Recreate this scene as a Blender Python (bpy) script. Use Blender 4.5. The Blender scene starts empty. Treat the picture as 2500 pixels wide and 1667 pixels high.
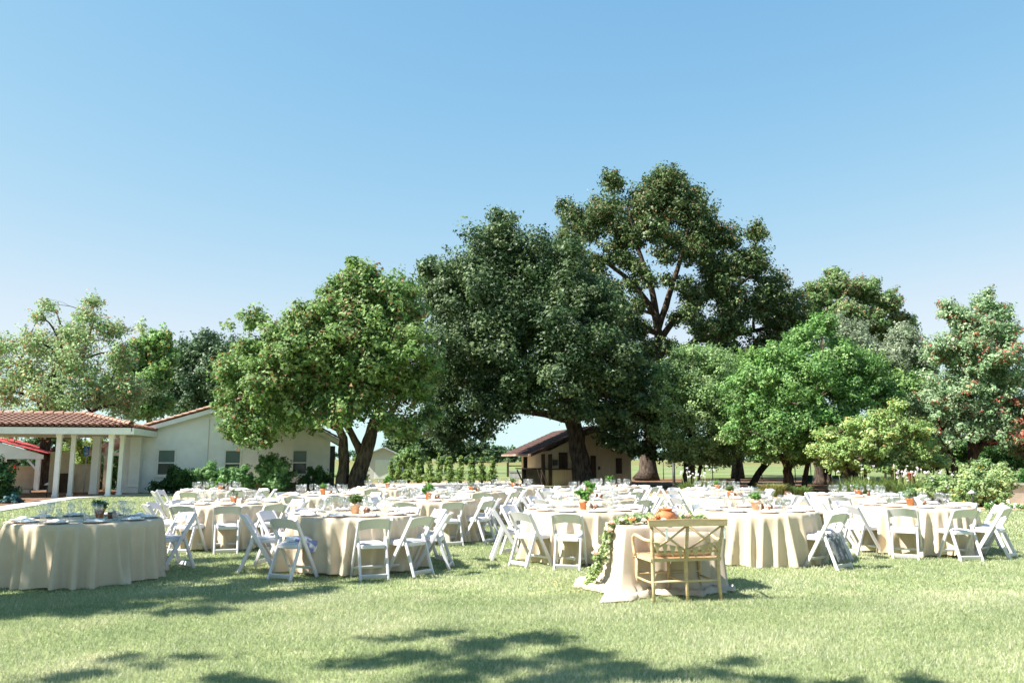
import bpy, math, random
import numpy as np
from mathutils import Vector, Matrix

# ------------------------------------------------------------------ camera
scene = bpy.context.scene
col = scene.collection
F = 1944.0                       # focal length in photograph pixels (2500 wide)
CX, CY, HOR, CAMZ = 1250.0, 833.5, 1120.0, 1.56
PITCH = math.atan((HOR - CY) / F)
cam_d = bpy.data.cameras.new("camera")
cam = bpy.data.objects.new("camera", cam_d)
col.objects.link(cam)
cam.location = (0, 0, CAMZ)
cam.rotation_euler = (math.pi / 2 + PITCH, 0, 0)
cam_d.sensor_width = 36.0
cam_d.lens = F * 36.0 / 2500.0
cam_d.clip_start = 0.1
cam_d.clip_end = 5000
scene.camera = cam
cam_d.dof.use_dof = True          # fast wide lens focused beyond the tables
cam_d.dof.focus_distance = 42.0
cam_d.dof.aperture_fstop = 2.6
# ------------------------------------------------------------------ light
EXPOSURE = 1.8
SUN_EL = math.radians(47)
SUN_H = Vector((-0.956, -0.292, 0)).normalized()      # horizontal direction towards the sun
world = bpy.data.worlds.new("World")
scene.world = world
world.use_nodes = True
wn = world.node_tree.nodes
sky = wn.new("ShaderNodeTexSky")
sky.sky_type = 'NISHITA'
sky.sun_disc = False
sky.sun_elevation = SUN_EL
sky.sun_rotation = math.atan2(SUN_H.x, SUN_H.y)
sky.altitude = 50
sky.air_density = 0.6
sky.dust_density = 0.0
sky.ozone_density = 1.3
bg = wn["Background"]
bg.inputs[1].default_value = 0.1
# film-like shoulder on the whole sky, the same in every direction
sep = wn.new("ShaderNodeSeparateColor"); com = wn.new("ShaderNodeCombineColor")
WL = world.node_tree.links
WL.new(sky.outputs[0], sep.inputs[0])
def wmath(op, a, b=None, c=None):
    n_ = wn.new("ShaderNodeMath"); n_.operation = op
    for k_, q_ in enumerate((a, b, c)):
        if q_ is None: continue
        if isinstance(q_, (int, float)): n_.inputs[k_].default_value = q_
        else: WL.new(q_, n_.inputs[k_])
    return n_.outputs[0]
KS = 10.0 / 2 ** EXPOSURE
r_ = wmath('SMOOTH_MIN', wmath('MULTIPLY', wmath('POWER', sep.outputs[0], 1.02), .358), .75, .25)
g_ = wmath('DIVIDE', wmath('MULTIPLY', sep.outputs[1], .735), wmath('MULTIPLY_ADD', sep.outputs[1], 1 / 1.75, 1.0))
b_ = wmath('DIVIDE', wmath('MULTIPLY', sep.outputs[2], 1.30), wmath('MULTIPLY_ADD', sep.outputs[2], 1 / .85, 1.0))
for i_, q_ in enumerate((r_, g_, b_)):
    WL.new(wmath('MULTIPLY', q_, KS * 1.02), com.inputs[i_])
WL.new(com.outputs[0], bg.inputs[0])
sun_d = bpy.data.lights.new("sun", 'SUN')
sun_d.energy = 4.3
sun_d.angle = math.radians(0.53)
sun_d.color = (1.0, 0.95, 0.87)
sun = bpy.data.objects.new("sun", sun_d)
col.objects.link(sun)
ldir = -(SUN_H * math.cos(SUN_EL) + Vector((0, 0, math.sin(SUN_EL))))
sun.rotation_euler = ldir.to_track_quat('-Z', 'Y').to_euler()
sun.location = (-20, -10, 30)
vs = scene.view_settings
vs.view_transform = 'Standard'
vs.look = 'None'
vs.gamma = 1.0
vs.exposure = EXPOSURE
vs.use_curve_mapping = False
cy = scene.cycles
cy.max_bounces = 6
cy.transparent_max_bounces = 16
cy.diffuse_bounces = 3
cy.glossy_bounces = 2
cy.transmission_bounces = 4
cy.caustics_reflective = False
cy.caustics_refractive = False

# ------------------------------------------------------------------ projection helpers
cP, sP = math.cos(PITCH), math.sin(PITCH)
def ray(u, v):
    x, z = (u - CX) / F, (CY - v) / F
    return Vector((x, cP - sP * z, sP + cP * z))
def at(u, v, Y):
    d = ray(u, v); k = Y / d.y
    return Vector((d.x * k, Y, CAMZ + d.z * k))
def onz(u, v, z=0.0):
    d = ray(u, v); k = (z - CAMZ) / d.z
    return Vector((d.x * k, d.y * k, z))
def onplane(u, v, P, N):
    d = ray(u, v); o = Vector((0, 0, CAMZ))
    k = (P - o).dot(N) / d.dot(N)
    return o + d * k

# ------------------------------------------------------------------ materials
def new_mat(name):
    m = bpy.data.materials.new(name); m.use_nodes = True
    nt = m.node_tree
    return m, nt, nt.nodes["Principled BSDF"]
def noise_mat(name, c1, c2, scale=8.0, rough=0.8, bump=0.0, bscale=None, detail=4.0, spec=0.3, c3=None, lo=0.35, hi=0.65, stretch=None):
    m, nt, p = new_mat(name)
    tc = nt.nodes.new("ShaderNodeTexCoord")
    mp = nt.nodes.new("ShaderNodeMapping")
    if stretch: mp.inputs['Scale'].default_value = stretch
    nt.links.new(tc.outputs['Object'], mp.inputs[0])
    n = nt.nodes.new("ShaderNodeTexNoise")
    n.inputs['Scale'].default_value = scale; n.inputs['Detail'].default_value = detail
    nt.links.new(mp.outputs[0], n.inputs['Vector'])
    r = nt.nodes.new("ShaderNodeValToRGB")
    e = r.color_ramp.elements
    e[0].position, e[0].color = lo, (*c1, 1)
    e[1].position, e[1].color = hi, (*c2, 1)
    if c3:
        x = e.new((lo + hi) / 2 + .08); x.color = (*c3, 1)
    nt.links.new(n.outputs['Fac'], r.inputs[0])
    nt.links.new(r.outputs[0], p.inputs['Base Color'])
    p.inputs['Roughness'].default_value = rough
    p.inputs['Specular IOR Level'].default_value = spec
    if bump:
        n2 = nt.nodes.new("ShaderNodeTexNoise")
        n2.inputs['Scale'].default_value = bscale or scale * 4
        n2.inputs['Detail'].default_value = 5
        nt.links.new(mp.outputs[0], n2.inputs['Vector'])
        b = nt.nodes.new("ShaderNodeBump")
        b.inputs['Strength'].default_value = bump
        b.inputs['Distance'].default_value = 0.02
        nt.links.new(n2.outputs['Fac'], b.inputs['Height'])
        nt.links.new(b.outputs[0], p.inputs['Normal'])
    return m
def leaf_mat(name, trans=0.32, rough=0.55, spec=0.22):
    m, nt, p = new_mat(name)
    a = nt.nodes.new("ShaderNodeAttribute"); a.attribute_name = "leafcol"
    nt.links.new(a.outputs['Color'], p.inputs['Base Color'])
    p.inputs['Roughness'].default_value = rough
    p.inputs['Specular IOR Level'].default_value = spec
    t = nt.nodes.new("ShaderNodeBsdfTranslucent")
    hs = nt.nodes.new("ShaderNodeHueSaturation")
    hs.inputs['Value'].default_value = 1.3; hs.inputs['Saturation'].default_value = 1.15
    nt.links.new(a.outputs['Color'], hs.inputs['Color'])
    nt.links.new(hs.outputs[0], t.inputs['Color'])
    mx = nt.nodes.new("ShaderNodeMixShader"); mx.inputs[0].default_value = trans
    nt.links.new(p.outputs[0], mx.inputs[1]); nt.links.new(t.outputs[0], mx.inputs[2])
    nt.links.new(mx.outputs[0], nt.nodes["Material Output"].inputs[0])
    return m
def glass_mat(name, tint=(.97, .98, .98)):
    m, nt, p = new_mat(name)
    nt.nodes.remove(p)
    tr = nt.nodes.new("ShaderNodeBsdfTransparent"); tr.inputs[0].default_value = (*tint, 1)
    gl = nt.nodes.new("ShaderNodeBsdfGlossy"); gl.inputs['Roughness'].default_value = 0.09
    lw = nt.nodes.new("ShaderNodeLayerWeight"); lw.inputs[0].default_value = 0.5
    mp = nt.nodes.new("ShaderNodeMath"); mp.operation = 'POWER'; mp.inputs[1].default_value = 3.0
    nt.links.new(lw.outputs['Facing'], mp.inputs[0])
    mu = nt.nodes.new("ShaderNodeMath"); mu.operation = 'MULTIPLY_ADD'
    mu.inputs[1].default_value = 0.75; mu.inputs[2].default_value = 0.09; mu.use_clamp = True
    nt.links.new(mp.outputs[0], mu.inputs[0])
    mx = nt.nodes.new("ShaderNodeMixShader")
    nt.links.new(mu.outputs[0], mx.inputs[0]); nt.links.new(tr.outputs[0], mx.inputs[1]); nt.links.new(gl.outputs[0], mx.inputs[2])
    nt.links.new(mx.outputs[0], nt.nodes["Material Output"].inputs[0])
    return m
def weave_mat(name, c1, c2, sc=260):
    m, nt, p = new_mat(name)
    tc = nt.nodes.new("ShaderNodeTexCoord")
    w = nt.nodes.new("ShaderNodeTexNoise"); w.inputs['Scale'].default_value = sc; w.inputs['Detail'].default_value = 2
    w2 = nt.nodes.new("ShaderNodeTexNoise"); w2.inputs['Scale'].default_value = 6
    nt.links.new(tc.outputs['Object'], w.inputs['Vector']); nt.links.new(tc.outputs['Object'], w2.inputs['Vector'])
    ad = nt.nodes.new("ShaderNodeMath"); ad.operation = 'MULTIPLY_ADD'; ad.inputs[1].default_value = 0.35
    nt.links.new(w2.outputs['Fac'], ad.inputs[0]); nt.links.new(w.outputs['Fac'], ad.inputs[2])
    r = nt.nodes.new("ShaderNodeValToRGB"); e = r.color_ramp.elements
    e[0].position, e[0].color = .45, (*c1, 1); e[1].position, e[1].color = .95, (*c2, 1)
    nt.links.new(ad.outputs[0], r.inputs[0]); nt.links.new(r.outputs[0], p.inputs['Base Color'])
    p.inputs['Roughness'].default_value = .95; p.inputs['Specular IOR Level'].default_value = .1
    t = nt.nodes.new("ShaderNodeBsdfTranslucent"); t.inputs[0].default_value = (*[x * .9 for x in c2], 1)
    mx = nt.nodes.new("ShaderNodeMixShader"); mx.inputs[0].default_value = .12
    nt.links.new(p.outputs[0], mx.inputs[1]); nt.links.new(t.outputs[0], mx.inputs[2])
    nt.links.new(mx.outputs[0], nt.nodes["Material Output"].inputs[0])
    return m

M = {}
M['lawn'] = noise_mat('lawn_soil_and_turf', (.16, .21, .08), (.33, .33, .18), 1.3, .95, .4, 60, 8, .1, c3=(.25, .29, .12))
M['field'] = noise_mat('dry_field', (.19, .16, .075), (.13, .155, .05), .06, .95, .3, 8, 8, .1)
M['greenfield'] = noise_mat('green_pasture', (.10, .16, .055), (.19, .20, .09), .15, .95, .3, 8, 8, .1)
M['dirt'] = noise_mat('decomposed_granite', (.33, .22, .13), (.43, .30, .185), 1.2, .95, .4, 30, 8, .1)
M['mulch'] = noise_mat('bark_mulch', (.075, .04, .025), (.25, .15, .095), 3.0, .95, .9, 18, 8, .1)
M['concrete'] = noise_mat('pale_concrete', (.42, .40, .37), (.52, .50, .46), 2.0, .9, .2, 40, 6, .2)
M['asphalt'] = noise_mat('asphalt', (.06, .06, .066), (.10, .10, .11), 2.0, .9, .2, 60, 6, .2)
M['white'] = noise_mat('white_resin', (.58, .56, .585), (.63, .61, .635), 5, .42, 0, spec=.45)
M['vinyl'] = noise_mat('white_vinyl_pad', (.56, .545, .57), (.61, .595, .62), 9, .38, .05, 40, spec=.5)
M['linen'] = weave_mat('natural_linen', (.57, .455, .325), (.73, .615, .465))
M['linen2'] = weave_mat('pale_linen', (.50, .41, .31), (.64, .55, .445))
M['napkin'] = noise_mat('white_cotton', (.76, .75, .74), (.82, .81, .80), 12, .95, .2, 60, spec=.1)
M['plate'] = noise_mat('white_glaze', (.78, .77, .75), (.83, .82, .80), 5, .25, 0, spec=.5)
M['charger'] = noise_mat('clay_charger', (.38, .24, .17), (.48, .33, .25), 12, .6, 0)
M['terracotta'] = noise_mat('terracotta', (.50, .20, .085), (.62, .29, .14), 9, .85, .2, 50, spec=.15)
M['whitewash'] = noise_mat('limewashed_terracotta', (.52, .25, .13), (.72, .60, .48), 7, .9, .2, 50, spec=.1)
M['glass'] = glass_mat('clear_glass')
M['wood'] = noise_mat('pale_bentwood', (.46, .335, .18), (.58, .445, .265), 5, .55, .1, 30, spec=.3, stretch=(1, 1, 5))
M['cane'] = noise_mat('woven_seat', (.50, .27, .13), (.62, .36, .20), 60, .8, .3, 90)
M['darkwood'] = noise_mat('dark_stained_wood', (.035, .024, .018), (.075, .048, .034), 6, .8, .3, 30, stretch=(1, 1, .2))
M['brown_glass'] = noise_mat('amber_votive', (.10, .04, .02), (.16, .065, .03), 8, .2, 0, spec=.6)
M['stucco'] = noise_mat('white_stucco', (.79, .79, .80), (.85, .85, .86), 3, .95, .5, 25, 6, .1)
M['beige'] = noise_mat('beige_stucco', (.50, .43, .34), (.58, .50, .41), 3, .95, .5, 25, 6, .1)
M['trim'] = noise_mat('white_paint', (.74, .74, .72), (.80, .80, .78), 4, .6, 0, spec=.3)
M['soffit'] = noise_mat('soffit_paint', (.55, .50, .44), (.62, .57, .50), 4, .8, 0)
M['tile'] = noise_mat('clay_roof_tile', (.24, .135, .10), (.47, .335, .27), 4.0, .9, .3, 30, 5, .1, c3=(.37, .225, .17))
M['deck'] = noise_mat('roof_underlay', (.10, .045, .03), (.16, .08, .05), 3, .95, 0)
M['pane'] = noise_mat('window_pane', (.02, .035, .04), (.03, .05, .055), 1.5, .12, 0, spec=.4)
M['blind'] = noise_mat('green_blind_behind_pane', (.07, .13, .125), (.09, .155, .145), 1.5, .2, 0, spec=.4)
M['redroof'] = noise_mat('red_roof_cloth', (.42, .05, .06), (.52, .08, .085), 4, .8, 0)
M['bark'] = noise_mat('grey_brown_bark', (.03, .023, .018), (.11, .085, .066), 5, .95, 1.0, 12, 8, .1, stretch=(2, 2, .5))
M['bark_light'] = noise_mat('pale_oak_bark', (.10, .075, .055), (.25, .185, .135), 5, .95, 1.0, 12, 8, .1, stretch=(2, 2, .5))
M['leaf'] = leaf_mat('leaves')
M['leaf_dry'] = leaf_mat('leathery_leaves', .2, .5, .25)
M['blade'] = leaf_mat('grass_blades', .35, .6, .2)
M['boards'] = noise_mat('cream_board_siding', (.50, .42, .29), (.60, .52, .38), 4, .9, .3, 30, 6, .1, stretch=(6, 6, .3))
M['shingle'] = noise_mat('brown_shingle', (.05, .03, .028), (.11, .065, .055), 5, .95, .8, 20, 6, .1)  # base colour darkened to stand in for the oak's shade on the roof
M['barn'] = noise_mat('barn_siding', (.60, .57, .55), (.66, .63, .61), 1.5, .9, .1)
M['blue'] = noise_mat('blue_sign_face', (.02, .16, .55), (.025, .19, .60), 3, .4, 0)
M['metal'] = noise_mat('dark_metal', (.03, .03, .032), (.05, .05, .052), 6, .5, 0)
M['steel'] = noise_mat('galvanised_steel', (.35, .36, .37), (.45, .46, .47), 6, .4, 0)
M['greencloth'] = noise_mat('green_bin', (.02, .16, .13), (.03, .20, .16), 3, .5, 0)
M['peach'] = noise_mat('peach_petals', (.80, .30, .13), (.88, .46, .27), 30, .8, .3, 60)
M['pink'] = noise_mat('pale_pink_petals', (.82, .50, .40), (.88, .64, .54), 30, .8, .3, 60)
M['cream'] = noise_mat('cream_petals', (.80, .74, .62), (.86, .80, .70), 30, .8, .3, 60)
M['whiteflower'] = noise_mat('white_florets', (.72, .68, .72), (.84, .80, .83), 30, .8, .3, 60)
M['urn'] = noise_mat('burnt_orange_urn', (.44, .14, .05), (.54, .20, .08), 7, .6, .1, 40)
M['flag'] = noise_mat('burlap_flag', (.44, .33, .16), (.56, .44, .24), 40, .95, .1)
M['shawl'] = noise_mat('grey_knit', (.12, .12, .125), (.20, .20, .205), 40, .95, .5, 90)
M['lilac'] = noise_mat('lilac_print_cloth', (.20, .24, .52), (.80, .79, .82), 9, .95, .2, 60, lo=.42, hi=.5)
M['rust'] = noise_mat('rusty_red_clay', (.22, .07, .045), (.32, .11, .07), 6, .85, .2, 40)
M['brick'] = noise_mat('planter_brick', (.24, .16, .12), (.36, .27, .21), 6, .9, .3, 30)
M['cap'] = noise_mat('planter_cap', (.48, .43, .37), (.56, .51, .45), 4, .9, .1)

# ------------------------------------------------------------------ mesh builder
class MB:
    def __init__(s): s.v = []; s.f = []; s.sm = []
    def add(s, vs_, fs, smooth=False):
        o = len(s.v)
        s.v += [tuple(p) for p in vs_]
        s.f += [tuple(i + o for i in f) for f in fs]
        s.sm += [smooth] * len(fs)
    def box(s, c, d, mat=None):
        x, y, z = d[0] / 2, d[1] / 2, d[2] / 2
        c = Vector(c)
        P = [Vector((a * x, b * y, e * z)) for a in (-1, 1) for b in (-1, 1) for e in (-1, 1)]
        if mat is not None: P = [mat @ p for p in P]
        s.add([c + p for p in P], [(0, 1, 3, 2), (4, 6, 7, 5), (0, 4, 5, 1), (2, 3, 7, 6), (0, 2, 6, 4), (1, 5, 7, 3)])
    def bar(s, p0, p1, w, t, side=(1, 0, 0), ch=.25):
        p0, p1, side = Vector(p0), Vector(p1), Vector(side)
        d = (p1 - p0).normalized()
        n = d.cross(side).normalized(); sd = n.cross(d).normalized()
        a, b = w / 2, t / 2; c = min(a, b) * ch * 2
        prof = [(a, b - c), (a - c, b), (-a + c, b), (-a, b - c), (-a, -b + c), (-a + c, -b), (a - c, -b), (a, -b + c)]
        V = [p + sd * x + n * y for p in (p0, p1) for x, y in prof]
        k = 8
        s.add(V, [(i, (i + 1) % k, k + (i + 1) % k, k + i) for i in range(k)] + [tuple(range(k - 1, -1, -1)), tuple(range(k, 2 * k))])
    def tube(s, pts, rad, n=8, smooth=True, cap=True):
        pts = [Vector(p) for p in pts]
        m = len(pts)
        if not hasattr(rad, '__len__'): rad = [rad] * m
        V = []; prev = None
        for i, p in enumerate(pts):
            d = (pts[min(i + 1, m - 1)] - pts[max(i - 1, 0)]).normalized()
            if prev is None:
                prev = d.orthogonal().normalized()
            a = (prev - d * prev.dot(d))
            a = a.normalized() if a.length > 1e-6 else d.orthogonal().normalized()
            prev = a; b = d.cross(a)
            for j in range(n):
                t = 2 * math.pi * j / n
                V.append(p + (a * math.cos(t) + b * math.sin(t)) * rad[i])
        Fs = [(i * n + j, i * n + (j + 1) % n, (i + 1) * n + (j + 1) % n, (i + 1) * n + j) for i in range(m - 1) for j in range(n)]
        if cap: Fs += [tuple(range(n - 1, -1, -1)), tuple(range((m - 1) * n, m * n))]
        s.add(V, Fs, smooth)
    def lathe(s, prof, n=16, c=(0, 0, 0), smooth=True):
        V = []; c = Vector(c)
        for r, z in prof:
            for j in range(n):
                t = 2 * math.pi * j / n
                V.append(c + Vector((r * math.cos(t), r * math.sin(t), z)))
        m = len(prof)
        Fs = [(i * n + j, i * n + (j + 1) % n, (i + 1) * n + (j + 1) % n, (i + 1) * n + j) for i in range(m - 1) for j in range(n)]
        s.add(V, Fs, smooth)
        if prof[0][0] > 1e-4: s.add(V[:n], [tuple(range(n - 1, -1, -1))])
        if prof[-1][0] > 1e-4: s.add(V[-n:], [tuple(range(n))])
    def prism(s, pts, d):
        n = len(pts); d = Vector(d)
        V = [Vector(p) for p in pts] + [Vector(p) + d for p in pts]
        s.add(V, [tuple(range(n)), tuple(range(2 * n - 1, n - 1, -1))] + [(i, n + i, n + (i + 1) % n, (i + 1) % n) for i in range(n)])
    def mesh(s, name, mat):
        me = bpy.data.meshes.new(name)
        me.from_pydata(s.v, [], s.f)
        me.polygons.foreach_set("use_smooth", s.sm)
        me.materials.append(mat); me.update()
        return me
def link(name, me, parent=None, loc=None, rz=None, rot=None):
    o = bpy.data.objects.new(name, me)
    col.objects.link(o)
    if parent is not None: o.parent = parent
    if loc is not None: o.location = loc
    if rz is not None: o.rotation_euler = (0, 0, rz)
    if rot is not None: o.rotation_euler = rot
    return o
def build(mb, name, mat, parent=None, **k): return link(name, mb.mesh(name, mat), parent, **k)
def tag(o, label, cat, group=None):
    o['label'] = label; o['category'] = cat
    if group: o['group'] = group
    return o
def thing(name, label, cat, loc=(0, 0, 0), rz=0.0, group=None):
    o = bpy.data.objects.new(name, None); col.objects.link(o)
    o.empty_display_size = .1
    o.location = loc; o.rotation_euler = (0, 0, rz)
    return tag(o, label, cat, group)
def np_mesh(name, V, nper, mat, cols=None, smooth=False):
    """V (N*nper,3) -> mesh of N independent polygons of nper vertices"""
    n = len(V); nf = n // nper
    me = bpy.data.meshes.new(name)
    me.vertices.add(n); me.vertices.foreach_set("co", np.ascontiguousarray(V, dtype=np.float32).ravel())
    me.loops.add(n); me.loops.foreach_set("vertex_index", np.arange(n, dtype=np.int32))
    me.polygons.add(nf)
    me.polygons.foreach_set("loop_start", np.arange(0, n, nper, dtype=np.int32))
    if cols is not None:
        a = me.attributes.new("leafcol", 'FLOAT_COLOR', 'POINT')
        c4 = np.ones((nf, 4), np.float32); c4[:, :3] = cols
        a.data.foreach_set("color", np.repeat(c4, nper, axis=0).ravel())
    me.materials.append(mat)
    me.update(calc_edges=True)
    return me
rng = np.random.default_rng(7)
random.seed(5)
def unit(n):
    v = rng.normal(size=(n, 3)); return v / np.linalg.norm(v, axis=1, keepdims=True)
def leaf_quads(P, N, L, W):
    n = len(P)
    N = N / np.linalg.norm(N, axis=1, keepdims=True)
    r = rng.normal(size=(n, 3))
    T = np.cross(N, r); T /= np.linalg.norm(T, axis=1, keepdims=True) + 1e-9
    B = np.cross(N, T)
    L = L[:, None]; W = W[:, None]
    V = np.empty((n, 4, 3), np.float32)
    V[:, 0] = P - T * L; V[:, 1] = P + B * W - T * L * .1; V[:, 2] = P + T * L + N * L * .2; V[:, 3] = P - B * W - T * L * .1
    return V.reshape(-1, 3)
def leaf_tris(P, N, L, W):
    n = len(P)
    N = N / np.linalg.norm(N, axis=1, keepdims=True)
    T = np.cross(N, rng.normal(size=(n, 3))); T /= np.linalg.norm(T, axis=1, keepdims=True) + 1e-9
    B = np.cross(N, T)
    L = L[:, None]; W = W[:, None] * 1.2
    V = np.empty((n, 3, 3), np.float32)
    V[:, 0] = P - T * L * .6 - B * W; V[:, 1] = P - T * L * .6 + B * W; V[:, 2] = P + T * L
    return V.reshape(-1, 3)
def palette(n, pal, w):
    pal = np.array(pal); w = np.array(w, float); w /= w.sum()
    return pal[rng.choice(len(pal), n, p=w)]
LEAFK = 1.5
def foliage(lobes, count, clump, leaf, pal, w, accent=None, accw=.0, up=.4, flat=.9, shell=.45, per=26, tri=True):
    """lobes [(Vector centre, radius)] -> (verts, colours): leaves in clumps through each lobe"""
    A = np.array([r * r for _, r in lobes]); A = A / A.sum()
    Vs, Cs = [], []
    for (c, r), a in zip(lobes, A):
        nl = max(int(count * a), 30)
        rm = max(clump * .75, .27 * r)
        ns = int(min(max(4.2 * (r / rm) ** 2, 6), max(nl // 8, 3)))
        d = unit(ns); d[:, 2] *= flat
        rad = r * (1 - shell * rng.random(ns) ** 1.3) * (1 + .11 * rng.normal(size=ns))
        cc = np.array(c) + d * rad[:, None] * .9
        rs = rm * (.45 + 1.0 * rng.random(ns))
        w2 = rs ** 2 / (rs ** 2).sum()
        idx = rng.choice(ns, nl, p=w2)
        # sprays: leaves scattered along an outward, slightly rising twig with soft edges
        ax = d + np.array([0, 0, .25]) + .45 * unit(ns); ax /= np.linalg.norm(ax, axis=1, keepdims=True)
        d2 = rng.normal(size=(nl, 3))
        d2 /= np.maximum(np.linalg.norm(d2, axis=1, keepdims=True), .9); rad = np.minimum(rad, r * 1.12)
        P = cc[idx] + d2 * (rs[idx] * .72)[:, None] * np.array([1, 1, .72]) + ax[idx] * (rs[idx] * .55 * np.clip(rng.normal(size=nl), -1.7, 1.7))[:, None]
        N = d2 * .7 + d[idx] * .3 + np.array([0, 0, up * .8]) + .62 * unit(nl)
        s = leaf * (.45 + 1.0 * rng.random(nl))
        Vs.append((leaf_tris if tri else leaf_quads)(P, N, s * .5, s * .3))
        base = LEAFK * np.array([.90, 1.0, .95]) * palette(ns, pal, w) * (.82 + .36 * rng.random((ns, 1)))
        cl = base[idx] * (.68 + .64 * rng.random((nl, 1)))
        if accent:
            pc = rng.random(ns) ** 2.2 * accw * 3.0 if accw < .135 else rng.random(ns) ** 6 * .75
            hit = rng.random(nl) < pc[idx]
            cl[hit] = palette(hit.sum(), accent, [1] * len(accent)) * (.7 + .6 * rng.random((hit.sum(), 1)))
        Cs.append(cl)
    return np.concatenate(Vs), np.concatenate(Cs)
def crown_lobes(px, D, depth=.75):
    """pixel lobes (u,v,r) of a crown that stands D metres away -> volumetric lobes with real depth"""
    a = np.array(px, float)
    wgt = a[:, 2] ** 2
    c = (a[:, :2] * wgt[:, None]).sum(0) / wgt.sum()
    R = np.percentile(np.hypot(*(a[:, :2] - c).T) + a[:, 2], 85)
    out = []
    for u, v, r in a:
        u += random.uniform(-.15, .15) * r; v += random.uniform(-.15, .15) * r; r *= random.uniform(.85, 1.12)
        q = math.hypot(u - c[0], v - c[1])
        m = math.sqrt(max(R * R - q * q, 0)) * depth
        k = D / F
        if m > r * .8:
            for sgn in (-1, 1):
                o = sgn * max(m - r * .5, 0) * k * random.uniform(.6, 1.0)
                out.append((at(u, v, D) + (at(u, v, D) - Vector((0, 0, CAMZ))).normalized() * o, r * k * (1 + o / D * .6)))
        else:
            o = random.uniform(-1, 1) * m * k * .5
            out.append((at(u, v, D) + Vector((0, o, 0)), r * k))
    return out
def bez(p0, p1, p2, n=6):
    return [p0 * (1 - t) ** 2 + p1 * 2 * t * (1 - t) + p2 * t * t for t in [i / (n - 1) for i in range(n)]]
def make_tree(name, label, trunks, D, px, count, clump, leaf, pal, w, bark='bark', accent=None, accw=0, up=.4, flat=.9,
              shell=.45, limb_r=.13, lmat='leaf', group=None, limbs=None, lobes=None, per=26, nlimb=40):
    """trunks: list of [(u,v,radius m, depth shift)...] in photograph pixels at distance D"""
    lobes = lobes if lobes is not None else crown_lobes(px, D)
    b0 = trunks[0][0]
    base = at(b0[0], b0[1], D) if not isinstance(b0[0], Vector) else b0[0]
    root = thing(name, label, 'tree', (base.x, base.y, 0), group=group)
    off = Vector((base.x, base.y, 0))
    tb = MB(); nodes = []
    for tr in trunks:
        pts, rr = [], []
        for i, q in enumerate(tr):
            if isinstance(q[0], Vector): p, r = q[0].copy(), q[1]
            else:
                p, r = at(q[0], q[1], D + (q[3] if len(q) > 3 else 0)), q[2]
            if i == 0 and p.z < 1.2:
                p.z = -.05
            pts.append(p - off); rr.append(r)
        # subdivide with slight wander and a flared foot
        P2, R2 = [], []
        for i in range(len(pts) - 1):
            for t in (0, .25, .5, .75):
                P2.append(pts[i].lerp(pts[i + 1], t) + Vector((random.uniform(-1, 1), random.uniform(-1, 1), 0)) * rr[i] * .12)
                R2.append((rr[i] * (1 - t) + rr[i + 1] * t) * random.uniform(.93, 1.07))
        P2.append(pts[-1]); R2.append(rr[-1])
        if tr is trunks[0] or pts[0].z < .2: R2[0] *= 1.45; R2[1] *= 1.05
        tb.tube(P2, R2, 10)
        nodes += [(p, r) for p, r in zip(P2[3:], R2[3:])]
    sel = sorted(lobes, key=lambda l: -l[1])[:nlimb]
    for c, r in sel:
        c = Vector(c) - off
        st, sr = min(nodes, key=lambda q: (q[0] - c).length + (2.5 if q[0].z > c.z else 0))
        mid = st.lerp(c, .5) + Vector((random.uniform(-.4, .4), random.uniform(-.4, .4), random.uniform(-.1, .5) + .12 * (st - c).length))
        q = bez(st, mid, c, 6)
        rs = min(limb_r, sr * .8)
        tb.tube(q, [rs * (1 - .78 * i / 5) for i in range(6)], 6)
        for k in range(3):
            e = c + Vector(unit(1)[0]) * r * .8
            tb.tube(bez(q[3 + k % 3], (q[3 + k % 3] + e) / 2 + Vector((0, 0, .2)), e, 4), [rs * .3, rs * .22, rs * .14, .012], 4)
    build(tb, 'trunk', M[bark], root)
    V, C = foliage([(Vector(c) - off, r) for c, r in lobes], count, clump, leaf, pal, w, accent, accw, up, flat, shell, per)
    link('crown', np_mesh('crown', V, 3, M[lmat], C), root)
    return root
def struct(mb, name, mat, **k):
    o = build(mb, name, mat, **k); o['kind'] = 'structure'; return o
def sheet(name, pts, z, mat):
    b = MB(); b.add([(p[0], p[1], z) for p in pts], [tuple(range(len(pts)))])
    return struct(b, name, mat)

# ------------------------------------------------------------------ setting
def G(u, v): p = onz(u, v); return (p.x, p.y)
g = MB(); g.add([(-2500, -300, -.02), (2500, -300, -.02), (2500, 4000, -.02), (-2500, 4000, -.02)], [(0, 1, 2, 3)])
struct(g, 'ground', M['field'])
lawn_px = [(-60, 1252), (190, 1214), (330, 1207), (620, 1201), (806, 1199), (900, 1193), (1180, 1193), (1330, 1196), (1480, 1199), (1590, 1206), (1640, 1235), (1850, 1241), (2000, 1239), (2560, 1247)]
LAWN = [G(*p) for p in lawn_px] + [(24, 8), (24, -14), (-26, -14), (-26, 14)]
def inlawn(x, y):
    n = len(LAWN); c = np.zeros(len(x), bool); j = n - 1
    for i in range(n):
        xi, yi = LAWN[i]; xj, yj = LAWN[j]
        t = ((yi > y) != (yj > y)) & (x < (xj - xi) * (y - yi) / (yj - yi + 1e-12) + xi)
        c ^= t; j = i
    return c
sheet('lawn', LAWN, 0.0, M['lawn'])
sheet('dirt_path', [G(1560, 1203), G(2620, 1218), G(2640, 1262), G(1990, 1250), G(1840, 1252), G(1630, 1248), G(1560, 1212)], -.008, M['dirt'])
sheet('mulch_bed', [G(1380, 1176), G(1560, 1168), G(2700, 1168), G(2700, 1222), G(1560, 1208), G(1380, 1200)], -.013, M['mulch'])
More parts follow.
